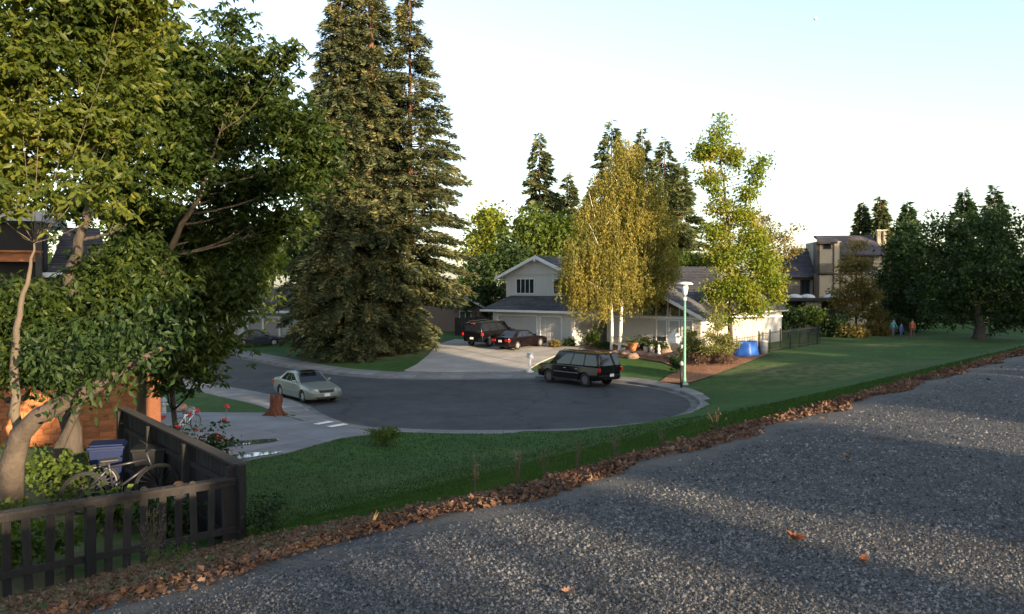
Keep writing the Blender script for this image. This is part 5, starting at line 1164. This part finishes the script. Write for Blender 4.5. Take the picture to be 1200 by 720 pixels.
# yard bushes and rose
def gb(name, label, x, y, z0, r, h, mat, n, L, Wd, seed, cat='bush', group=None, **k):
    b = Vector((x, y, z0)); rr_ = random.Random(seed)
    lob = [(b+Vector((rr_.uniform(-.5, .5)*r, rr_.uniform(-.5, .5)*r, h*(.35+.4*rr_.random()))), (r*.6, r*.6, h*.38)) for _ in range(5)]
    return bush(name, label, cat, b, lob, mat, n, L, Wd, seed, .03 if r < 1 else .06, per=16, sig=.09 if r < 1 else .2, group=group, **k)
for i, (x, y, r, h, lab) in enumerate([(-6.6, 10.6, .7, .75, 'round leafy plant in the yard behind the picket fence, the left one'), (-5.6, 11.5, .6, .6, 'low leafy plant in the yard by the bicycle'), (-7.0, 12.6, .75, .85, 'pale green leafy mound in the yard before the blue bin'), (-4.9, 11.4, .5, .55, 'small leafy plant near the fence corner inside the yard'), (-5.9, 9.9, .55, .6, 'low plant close behind the picket fence middle'), (-6.9, 9.4, .6, .7, 'leafy plant close behind the picket fence left end')]):
    gb("yard_plant", lab, x, y, H(x, y), r, h, L_mid if i != 3 else L_dark, 900, .09, .06, 200+i, 'plant', 'plants in the shaded yard')
gb("dark_bush", "dark low bush just outside the fence corner at the leaf strip", -3.35, 11.25, H(-3.35, 11.25), .42, .55, L_dark, 900, .05, .03, 210)
m_rose = M("rose_petal", (.62, .03, .06), .6, .2, 5)
for i, (px, py, Y, r, h, lab) in enumerate([(212, 530, 18.5, .85, 1.3, 'rose bush with red blossoms behind the board fence, the larger left one'), (250, 555, 17.5, .55, 1.35, 'rose bush with red blossoms on tall stems, the right one above the driveway edge')]):
    b = at(px, py, Y); z = H(b.x, b.y); hh = at(px, [482, 487][i], Y).z-z
    rs = gb("rose_bush", lab, b.x, b.y, z, r, hh, L_dark if i else L_mid, 1600, .08, .05, 220+i)
    rr_ = random.Random(i+3)
    for k in range(9 if i == 0 else 7):
        a_ = rr_.uniform(0, 6.28); q = Vector((math.cos(a_)*r*rr_.uniform(.2, .9), math.sin(a_)*r*rr_.uniform(.2, .9), hh*rr_.uniform(.75, 1.08)))
        f = MB()
        for j in range(6): f.blob(q+Vector((rr_.uniform(-.04, .04), rr_.uniform(-.04, .04), rr_.uniform(-.03, .03))), .035, 6, .2, (1, 1, .6), j)
        f.build('blossom', m_rose, rs, True)
        MB().tube([(q.x*.3, q.y*.3, hh*.3), q], .008, 5).build('stem', m_green, rs)
b = at(186, 500, 21); gb("yellow_green_shrub", "light shrub at the foot of the orange wall beside the driveway", b.x, b.y, H(b.x, b.y), .7, 1.5, L_yel, 1500, .08, .05, 230)
g = G(447, 523); gb("round_shrub", "small round green shrub on the lawn where the driveway meets the kerb", g.x, g.y, g.z, .68, .62, L_mid, 2600, .08, .03, 231)
# lawn edge stones and low planting along the left lawn
for i, (px, py) in enumerate([(160, 476), (172, 477), (206, 478), (214, 477), (223, 480), (184, 476)]):
    g = G(px, py+4); o = MB().blob((0, 0, .1), .22, 8, .2, (1.2, 1, .8), i).build('garden_rock', [M("rock_grey", (.25, .22, .2), .9, .2, 6), M("rock_orange", (.4, .2, .12), .9, .2, 6)][i in (0, 3)], None, True); o.location = g
    tag(o, ["rounded orange rock at the left end of the small lawn's lower edge", "grey rock, second from the left on the small lawn's lower edge", "grey rock just right of the hydrant post", "orange rock right of the hydrant post", "grey rock at the right end of the rock row", "grey rock just left of the hydrant post"][i], 'rock', 'rocks edging the small left lawn')
# ------------------------------------------------------------------ garden before the wing
for i, (px, py, r, h, mat, lab) in enumerate([
    (692, 409, .8, 1.5, L_mid, "bright green shrub at the garage corner against the sunlit wall"), (651, 408, .55, .7, L_oliv, "small tan shrub before the single garage door, left of the rounder one"), (667, 407, .45, .6, L_dark, "small round clipped shrub at the garage corner post"),
    (708, 410, .7, .7, L_dark, "dark low shrub left of the birch trunks"), (758, 411, .8, 1.0, L_dark, "dark shrub beneath the wing's left wall"), (812, 413, .8, 1.0, L_dark, "dark shrub under the rightmost wing window"), (771, 414, .7, .8, L_dark, "low dark shrub under the left wing window"),
    (845, 412, .9, 1.3, L_dark, "dark shrub left of the maple trunk"), (793, 437, .5, 1.0, L_dark, "dark green upright shrub in the mulch beside the street lamp")]):
    g = G(px, py); gb("garden_shrub", lab, g.x, g.y, g.z, r, h, mat, 1300, .14, .08, 240+i, group='shrubs in the front garden')
for i, (px, py, r, h, lab) in enumerate([(832, 425, .9, 1.1, 'dry brown plant clump in the mulch, the left of three'), (850, 427, .9, 1.0, 'dry brown plant clump in the mulch, the middle of three'), (819, 428, .6, .8, 'dry brown plant clump in the mulch, nearest the lamp')]):
    g = G(px, py); gb("dry_plant", lab, g.x, g.y, g.z, r, h, LEAF("leaf_dry", [(.03, .02, .012), (.07, .04, .025), (.12, .08, .05), (.16, .12, .08)], .1), 1500, .22, .03, 260+i, 'plant', 'dry plant clumps in the mulch')
def pine(px, py, lobes, label, seed):
    g = G(px, py); lb = pxlobes(lobes, g.y); top = max((Vector(c) for c, r in lb), key=lambda c: c.z)
    lobetree("small_pine", label, "tree", g, [g, g.lerp(top, .5)+Vector((.15, 0, 0)), top], lb, LEAF("needle_small_pine", [(.10, .11, .03), (.16, .17, .045), (.22, .21, .07)], .2), 3200, .20, .05, .07, m_bark, None, seed, .0, 20, .14, .3)
pine(834, 427, [(840, 382, 8, 0, 6), (832, 394, 9, 0, 6), (848, 396, 10, 0, 6), (838, 408, 12, 0, 6), (858, 404, 8, 0, 5), (825, 411, 8, 0, 5), (850, 412, 9, 0, 4), (842, 369, 6, 0, 5)], "small cloud-pruned pine with sunlit tufts right of the street lamp", 270)
pine(812, 424, [(809, 392, 6, 0, 5), (814, 404, 7, 0, 5), (806, 412, 7, 0, 4), (818, 414, 6, 0, 4)], "smaller tufted pine just right of the street lamp post", 271)
# sago palm in a terracotta pot
g = G(741, 413.5); sp = thing("potted_palm", "spiky sago palm in a terracotta pot right of the birch trunks", "potted plant", g)
MB().lathe([(.22, 0), (.3, .35), (.36, .62), (.40, .66), (.40, .74), (.33, .74), (.30, .68)], 14).build('pot', m_terra, sp, True)
fr = None
for k in range(20):
    a_ = k*2.4; e = .25+.6*((k*7) % 20)/20; Lf = 1.25
    pts = [Vector((math.cos(a_)*t*Lf, math.sin(a_)*t*Lf, .74+Lf*(t*e-.5*t*t*.9))) for t in np.linspace(0, 1, 8)]; side = Vector((-math.sin(a_), math.cos(a_), 0)); f = MB().tube(pts, .012, 4)
    for j in range(1, 8):
        for s in (-1, 1):
            p = pts[j]; q = p+side*s*.26*(1-.09*j)+(pts[j]-pts[j-1])*.8; f.prism([p, q, p+(pts[j]-pts[j-1])*.35], Vector((0, 0, .006)))
    f.build('frond', M("palm_green", (.05, .085, .02), .5, .2, 5), sp)
# white pentagon board on a stand
g = G(790, 413); bo = thing("white_board", "white house-shaped board on a rough stand in front of the wing windows", "garden ornament", g, R_(-12))
k = g.y/960; MB().prism([Vector((x*k, 0, z*k)) for x, z in ((-8, 10), (6, 8), (8, 18), (0, 26), (-7, 20))], Vector((0, .3, 0))).build('board', m_white, bo)
MB().hexa([(-.62, -.05, 0), (.2, -.05, 0), (.2, .35, 0), (-.62, .35, 0), (-.75, -.05, .65), (.3, -.05, .65), (.3, .35, .65), (-.75, .35, .65)]).build('stand', M("stand_pale", (.35, .30, .22), .9, .3, 6, .02, 14), bo)
for i, (px, py, s, t) in enumerate([(757, 414, .42, 'pot'), (764, 415, .5, 'pot'), (772, 416, .38, 'orn'), (735, 417, .4, 'rock'), (749, 417, .35, 'rock'), (780, 415, .42, 'rock'), (799, 416, .5, 'orn'), (722, 416, .35, 'rock'), (806, 420, .5, 'rock'), (742, 420, .4, 'rock'), (730, 414, .35, 'pot'), (765, 420, .4, 'rock'), (788, 420, .45, 'rock')]):
    g = G(px, py); L_ = ["pale pot, leftmost behind the rock edging", "taller pale pot right of the palm", "small white ornament beside the pots", "brown rock at the birch foot, right side", "brown rock below the palm pot", "brown rock before the white board", "white ornament just right of the white board", "brown rock at the birch foot, left side", "large brown rock near the lamp post", "brown rock in the mulch below the palm", "small pale pot between birch trunk and palm", "brown rock in the mulch below the pots", "brown rock in the mulch below the white board"][i]
    if t == 'rock': o = MB().blob((0, 0, .12), s, 8, .22, (1.3, 1, .7), i).build('garden_rock', M("rock_brown", (.22, .14, .10), .9, .25, 6, .02, 10), None, True); o.location = g; tag(o, L_, 'rock', 'rocks in the front garden')
    elif t == 'pot':
        r = thing('garden_pot', L_, 'pot', g, 0, 'pots in the front garden'); MB().lathe([(.12, 0), (.18, s*.5), (.2, s), (.23, s+.04), (.17, s+.04)], 10).build('pot_body', M("pot_pale", (.5, .45, .38), .8, .15, 5), r, True); MB().blob((0, 0, s+.12), .16, 7, .3, (1, 1, .8), i).build('plant', M("pot_plant", (.05, .08, .02), .9, .3, 9), r)
    else:
        r = thing('garden_ornament', L_, 'garden ornament', g, 0, 'white ornaments in the front garden'); MB().lathe([(.16, 0), (.13, .12), (.07, .2), (.12, .38), (.10, .5), (.05, .56)], 10).build('figure', m_white, r, True); MB().blob((0, 0, .64), .09, 8, .05, (1, 1, 1), i).build('head', m_white, r, True)
# rock edging of the bed
# blue tarp
g = G(874, 417.5); k = g.y/960; tp = MB(); rr = random.Random(2); NX, NZ = 16, 7; vs = []
for i in range(NX+1):
    u = i/NX*2*math.pi
    for j in range(NZ+1):
        t = j/NZ; r = (.62+.10*math.cos(5*u+1.3)+.04*math.cos(11*u))*(1.08-.25*t) if j < NZ else .05
        vs.append((math.cos(u)*r*1.25, math.sin(u)*r*.8, 1.02*min(1, t*1.15)+.05*math.cos(3*u)*(t > .5)-.0))
tp.add(vs, [(i*(NZ+1)+j, (i+1)*(NZ+1)+j, (i+1)*(NZ+1)+j+1, i*(NZ+1)+j+1) for i in range(NX) for j in range(NZ)])
o = tp.build('blue_tarp', M("tarp_blue", (.03, .13, .50), .45, .12, 4), None, True); o.location = g; tag(o, "crumpled bright blue tarp over a heap beside the maple trunk", 'tarp')
g = G(895, 416); bn = thing("covered_barrel", "pale round barrel between the blue tarp and the iron fence", "barrel", g)
MB().lathe([(.24, 0), (.28, .3), (.28, .6), (.24, .9)], 14).build('barrel_body', M("barrel_grey", (.3, .29, .28), .7, .2, 5), bn, True); MB().lathe([(.26, .9), (.26, .95), (.1, 1.0)], 14).build('lid', m_trim, bn, True)
# ------------------------------------------------------------------ people
def person(label, px, py, shirt, legs, hair=(.05, .035, .025), rz=0, h=1.7, pose=0):
    g = G(px, py); root = thing("person", label, "person", g, rz); s = h/1.7
    J = {'pelvis': (0, 0, .93), 'waist': (0, 0, 1.08), 'chest': (0, .01, 1.30), 'neck': (0, 0, 1.46), 'head0': (0, .02, 1.56), 'head1': (0, .02, 1.66)}
    v = [J[k] for k in ('pelvis', 'waist', 'chest', 'neck', 'head0', 'head1')]; r = [(.15, .11), (.135, .095), (.165, .11), (.06, .06), (.085, .095), (.07, .08)]
    e = [(i, i+1) for i in range(5)]; reg = ['l', 's', 's', 'k', 'k', 'k']
    for sx in (-1, 1):
        i = len(v); st_ = .12*sx*(1 if pose else .3); v += [(.09*sx, 0, .88), (.10*sx, st_*.7, .50), (.105*sx, st_-.04, .09), (.11*sx, st_+.13, .04)]; r += [(.09, .09), (.06, .06), (.042, .042), (.04, .035)]; e += [(0, i), (i, i+1), (i+1, i+2), (i+2, i+3)]
        i = len(v); sw = -.18*sx*(1 if pose else .2); v += [(.17*sx, 0, 1.40), (.22*sx, sw*.3, 1.14), (.24*sx, sw+.06, .90), (.24*sx, sw+.08, .83)]; r += [(.055, .055), (.042, .042), (.03, .03), (.026, .034)]; e += [(2, i), (i, i+1), (i+1, i+2), (i+2, i+3)]
        for f in range(5):
            j = len(v); v.append((.24*sx+(0 if f else -.03*sx), sw+.05+f*.018, .78 if f else .82)); r.append((.009, .009)); e.append((i+3, j))
            j = len(v); v.append((.235*sx+(0 if f else -.035*sx), sw+.06+f*.018, .745+.006*abs(f-2.5) if f else .79)); r.append((.008, .008)); e.append((j-1, j))
    me = bpy.data.meshes.new('body'); me.from_pydata([tuple(c*s for c in p) for p in v], e, []); o = bpy.data.objects.new('body', me); link(o, root)
    md = o.modifiers.new('skin', 'SKIN'); md.use_smooth_shade = True; sb = o.modifiers.new('sub', 'SUBSURF'); sb.levels = 1; sb.render_levels = 1
    for i, q in enumerate(r): me.skin_vertices[0].data[i].radius = (q[0]*s, q[1]*s)
    me.skin_vertices[0].data[0].use_root = True
    mt = bpy.data.materials.new('clothes'); mt.use_nodes = True; N = mt.node_tree.nodes; Lk = mt.node_tree.links
    tc = N.new('ShaderNodeTexCoord'); sx_ = N.new('ShaderNodeSeparateXYZ'); Lk.new(tc.outputs['Object'], sx_.inputs[0]); cr = N.new('ShaderNodeValToRGB'); cr.color_ramp.interpolation = 'CONSTANT'
    mr = N.new('ShaderNodeMath'); mr.operation = 'DIVIDE'; mr.inputs[1].default_value = 2*s; Lk.new(sx_.outputs[2], mr.inputs[0]); Lk.new(mr.outputs[0], cr.inputs[0])
    el = cr.color_ramp.elements; el[0].position = 0; el[0].color = (.03, .03, .03, 1); el[1].position = .045; el[1].color = (*legs, 1)
    a = el.new(.475); a.color = (*shirt, 1); a = el.new(.725); a.color = (.45, .25, .17, 1)
    Lk.new(cr.outputs[0], N['Principled BSDF'].inputs['Base Color']); me.materials.append(mt)
    MB().blob((0, .0*s, 1.665*s), .105*s, 10, .04, (.95, 1.05, .85), 1).build('hair', M("hair_%d" % int(px), hair, .8), root, True)
    MB().blob((0, .125*s, 1.60*s), .02*s, 6, .05, (.7, 1, 1), 1).build('nose', M("skin", (.45, .25, .17), .6), root, True)
    return root
person("person in a light blue shirt standing beyond the iron fence by the hedge", 928, 389, (.15, .42, .55), (.05, .05, .06), rz=R_(170))
person("person in a red top standing on the lawn left of the shade tree", 1069, 397, (.50, .10, .05), (.20, .06, .05), rz=R_(150), pose=1)
person("person in a teal top standing left of the two others near the bushes", 1047, 396, (.08, .30, .32), (.10, .11, .14), rz=R_(190), pose=1)
person("person in dark blue clothes between the teal and the red one", 1056, 397, (.05, .08, .28), (.05, .07, .2), rz=R_(200), h=1.35)
# ------------------------------------------------------------------ the moon
mo = MB().blob((0, 0, 0), 4.6, 24, 0, (1, 1, 1)).build('moon', M("moon_dust", (.8, .8, .8), 1, .1, .1), None, True); mo.location = at(955.5, 22, 2200); tag(mo, "small pale daytime moon high in the right part of the sky", 'moon', None, 'structure')
# ------------------------------------------------------------------ unseen trees behind the camera, placed and shaped to throw the long shadows
SV = Vector((math.sin(R_(SUN_AZ)), math.cos(R_(SUN_AZ)), 0)); PV = Vector((-SV.y, SV.x, 0)) if False else Vector((.755, .656, 0))
SHL = ["left of the picket fence", "over the shingle house", "over the bottom left gravel", "between two light streaks", "above the nearest light streak", "over the near crowns", "over the upper gravel", "over the lower left driveway", "over the silver sedan", "", "behind the silver sedan", "on the turning circle", "on the pale driveway", "round the street lamp", "beyond the lamp", "by the iron fence", "by the bronze tree", "left of the shade tree", "on the condominium roof", "on the shade tree's crown", "on the condominium tower", "beyond the right edge", "on the redwoods' right skirt", "on the middle redwood", "on the left redwood"]
def shade(u, s, h, r, seed, kind=0, gap=.5, bot=.12):
    b = SV*s+PV*u; b = Vector((b.x, b.y, H(b.x, b.y)))
    rr_ = random.Random(seed)
    if kind == 1: return conifer("conifer_tree", "unseen tall conifer behind the camera, its shadow darkening the redwoods' skirts", b, h, [(0, r*.8), (.2, r), (.6, r*.6), (1, .2)], L_red, 130, 60, 1.4, .5, seed, r0=.5, group='trees behind the camera', wid=.8)
    lob = [(b+Vector((rr_.uniform(-.6, .6)*r, rr_.uniform(-.6, .6)*r, h*rr_.uniform(bot+.12, .9))), (r*rr_.uniform(.35, .6), r*rr_.uniform(.35, .6), h*rr_.uniform(.10, .16))) for _ in range(26 if kind == 2 else 11)]
    return lobetree("broadleaf_tree", "unseen leafy tree behind the camera, its shadow falling %s" % SHL[seed-300], "tree", b, [b, b+Vector((.3, .2, h*.4)), b+Vector((0, 0, h*.75))], lob, L_dark, 9000 if kind == 2 else 3600, .8 if r > .8 else .25, .5 if r > .8 else .12, .35 if r > .8 else .1, None, 'trees behind the camera', seed, .3, 24, min(.8, .22*r), .2)
for i, (u, s, h, r, kd) in enumerate(SHADE): shade(u, s, h, r, 300+i, kd)
# ------------------------------------------------------------------ fallen leaves, pebbles, grass
rg = np.random.default_rng(12)
n = 46000; s = -6+rg.random(n)**2.4*80; p = 4.06+np.abs(rg.normal(size=n))*(.33+.10*np.sin(s*.8+1))+.12*np.sin(s*2.2)+.05*np.sin(s*5.1)
k = rg.random(n) < .02; p = np.where(k, rg.uniform(2.6, 13, n), p)
s[-10000:] = rg.uniform(-3, 5.6, 10000); p[-10000:] = 4.1+rg.random(10000)**1.3*5.9; p = p+.29*sm((5.5-s)/3.5)
XY = TT[None]*s[:, None]+NN[None]*p[:, None]; Z = Hv(XY[:, 0], XY[:, 1])+.012+rg.random(n)*.06*np.exp(-((p-4.4)/.35)**2)
A = rg.normal(size=(n, 3)); A[:, 2] = A[:, 2]*.3+.12
L_fall = LEAF("leaf_fallen", [(.042, .023, .016), (.088, .046, .029), (.135, .077, .048), (.27, .185, .135)], .1, .8, 3)
o = leafcloud('fallen_leaves', np.stack([XY[:, 0], XY[:, 1], Z], 1), A, .036+.0016*np.clip(s+3, 0, 30), .032, L_fall, None, rg, .75, 'stuff'); tag(o, 'brown curled fallen leaves heaped along the edge of the gravel path')
# a few single leaves on the gravel
m_lf = M("dry_leaf_orange", (.42, .13, .045), .7, .2, 20)
for i, (px, py, L_, lab) in enumerate([(930, 641, .13, 'large orange curled leaf lying alone on the gravel'), (1012, 667, .085, 'smaller orange leaf on the gravel right of the large one'), (991, 541, .085, 'small brown leaf farther up the gravel path'), (668, 706, .08, 'pale leaf near the bottom edge of the gravel')]):
    g = G(px, py); mb = MB(); pts = []
    for j in range(10):
        t = j/9; wd = math.sin(math.pi*t**.8)*(.42 if j % 2 else .27)*L_; pts.append((t, wd))
    mb2 = MB(); vs = []
    for t, wd in pts:
        x = (t-.5)*L_; z = .012+.05*L_/.1*(2*(t-.5))**2*.8
        vs += [(x, -wd, z+wd*.7), (x, 0, z), (x, wd, z+wd*.8)]
    mb2.add(vs, [(3*j+c, 3*j+3+c, 3*j+4+c, 3*j+1+c) for j in range(9) for c in (0, 1)])
    o = mb2.build('fallen_leaf', m_lf if i < 2 else M("dry_leaf_brown", (.25, .14, .09), .8, .2, 20), None, True); o.location = g+Vector((0, 0, .02)); o.rotation_euler = (.1, -.2, [2.6, .9, 2, .3][i]); tag(o, lab, 'leaf')
# pebbles
n = 140000; Y = 3.0*(1/(1-rg.random(n)*.82)); px = rg.uniform(-30, 1230, n); Xx = (px-600)/960*Y
k = (-.74*Xx+.673*Y < 3.72+.28*sm((5.5-(.673*Xx+.74*Y))/3.5)+np.where(rg.random(len(Y)) < .25, .5, 0)*rg.random(len(Y))) & (-.74*Xx+.673*Y > -8); Xx, Y = Xx[k], Y[k]; n = len(Y)
r = np.minimum(np.exp(rg.normal(size=n)*.6), 3.2)*.0043*(Y/4)**.4; base = np.array([[1, 0, 0], [0, 1, 0], [-1, 0, 0], [0, -1, 0], [0, 0, 1.]])
jt = rg.uniform(.6, 1.3, (n, 5, 1)); an = rg.uniform(0, 6.28, n); c, s_ = np.cos(an)[:, None], np.sin(an)[:, None]
V = base[None]*jt*r[:, None, None]; V[:, :, 0] *= rg.uniform(.9, 1.5, (n, 1)); V[:, :4, 2] = -.25*r[:, None]; V[:, 4, 2] *= .95; V[:, 4, :2] = rg.normal(size=(n, 2))*r[:, None]*.35
x_ = V[:, :, 0]*c-V[:, :, 1]*s_; y_ = V[:, :, 0]*s_+V[:, :, 1]*c; V[:, :, 0] = x_; V[:, :, 1] = y_
V += np.stack([Xx, Y, Hv(Xx, Y)+.014], 1)[:, None]
F = np.array([[0, 1, 4], [1, 2, 4], [2, 3, 4], [3, 0, 4]]); Fa = (np.arange(n)[:, None, None]*5+F[None]).reshape(-1, 3)
m_peb = M("pebble_mixed", (.098, .094, .090), .85, .35, 3, island=.9)
o = fastmesh('pebbles', V.reshape(-1, 3), Fa, m_peb, None, 'stuff'); tag(o, 'loose grey pebbles scattered over the gravel path')
# grass blades
n = 420000; Y = 4.2*(1/(1-rg.random(n)*.87)); px = rg.uniform(-20, 1210, n); Xx = (px-600)/960*Y; pp = -.74*Xx+.673*Y
d_, ins = sdist(Xx, Y, CBc); dd_, ind = sdist(Xx, Y, np.array(dp))
k = (pp > 4.4+1.2*rg.random(n)) & ~((.673*Xx+.74*Y < 5.6) & (pp < 10.2) & (rg.random(n) < .93)) & (pp < 40) & ~ins & ~ind & ~((Xx < -3.8-(Y-11)*.85) & (pp < 17) & (pp > 10.0)); Xx, Y = Xx[k], Y[k]; n = len(Y)
A = rg.normal(size=(n, 3))*.35; A[:, 2] = 1
P = np.stack([Xx, Y, Hv(Xx, Y)-.01], 1); hgt = .045*np.maximum(.8, 1+.6*(Y-10)/25)
A = unit(A); B = unit(np.cross(A, rg.normal(size=(n, 3)))); L_ = (hgt*rg.uniform(.6, 1.4, n))[:, None]; wd = np.maximum(.0025, .004+.0009*(Y-9))[:, None]
V = np.stack([P-B*wd, P+B*wd, P+A*L_], 1).reshape(-1, 3)
o = fastmesh('grass', V, np.arange(n*3).reshape(-1, 3), LEAF("grass_blade", [(.012, .038, .004), (.022, .060, .007), (.040, .082, .012), (.085, .10, .025)], .25, .7, 1.5), None, 'stuff'); tag(o, 'short mown grass blades of the lawn')
# dry seed stalks standing in the leaf strip
L_straw = LEAF("straw", [(.07, .045, .03), (.11, .075, .05), (.15, .115, .08)], .2)
m_straw = M("straw_stem", (.10, .065, .045), .9, .2, 5)
def weed(label, px, py, Y, h, n, spread, seed, nl=120):
    b = at(px, py, Y); b.z = H(b.x, b.y); root = thing("dry_weed", label, "weed", b); r_ = np.random.default_rng(seed); mb = MB(); P = []
    for i in range(n):
        a_ = r_.uniform(0, 6.28); tip = Vector((math.cos(a_)*spread*r_.random(), math.sin(a_)*spread*r_.random(), h*r_.uniform(.6, 1))); mb.tube([(tip.x*.1, tip.y*.1, -.02), (tip.x*.5, tip.y*.5, tip.z*.55), tip], [.003, .0022, .0012], 4)
        P.append(np.array(tip)[None]*r_.uniform(.55, 1.02, (nl//n, 1))+r_.normal(size=(nl//n, 3))*.025)
    mb.build('stems', m_straw, root); P = np.concatenate(P); A_ = r_.normal(size=P.shape); A_[:, 2] += .8
    leafcloud('seed_heads', P, A_, .03, .008, L_straw, root, r_, kind='stuff')
for i, (px, Y, h, nn, sp_, lab) in enumerate([(556, 7.6, .50, 5, .05, 'tall faint dry weed, leftmost of the weeds on the lawn side of the leaves'), (606, 7.9, .42, 9, .14, 'branching dry weed second from the left at the leaf strip'), (640, 8.2, .40, 9, .12, 'branching dry weed in the middle of the leaf strip weeds'), (675, 8.5, .40, 7, .10, 'dry weed right of the middle at the leaf strip'), (722, 9.1, .36, 7, .08, 'rightmost dry weed of the row at the leaf strip'), (776, 9.2, .28, 6, .06, 'short reddish dry weed where the leaves turn bright'), (840, 10.6, .36, 9, .16, 'wispy dry weed at the bright patch of leaves')]):
    weed(lab, px, 560, Y, h*.85, nn, sp_*1.2, 400+i, 60)
b = at(178, 655, 8.6); weed('bare reddish dry weed standing in front of the picket fence', 180, 660, 8.3, .62, 14, .22, 420, 200)
g = G(437, 612); sp_ = thing("straw_blade", "single bright straw coloured grass blade leaning over the leaf strip", "grass blade", at(436, 612, 5.75)); sp_.location.z = H(sp_.location.x, sp_.location.y)+.05
MB().prism([Vector((0, 0, 0)), Vector((.012, 0, 0)), Vector((.05, .01, .085)), Vector((.02, .005, .05))], Vector((0, .003, 0))).build('blade', M("straw_bright", (.35, .24, .10), .8), sp_)
MB().prism([Vector((.0, 0, .02)), Vector((.006, 0, 0)), Vector((.035, .01, .10))], Vector((0, .003, 0))).build('blade', M("straw_bright", None), sp_)
b = at(190, 668, 8.2); gb("green_weed", "small green weed at the foot of the picket fence beside the bare dry weed", b.x+.05, b.y, H(b.x, b.y), .2, .25, L_mid, 260, .05, .012, 430, 'weed')
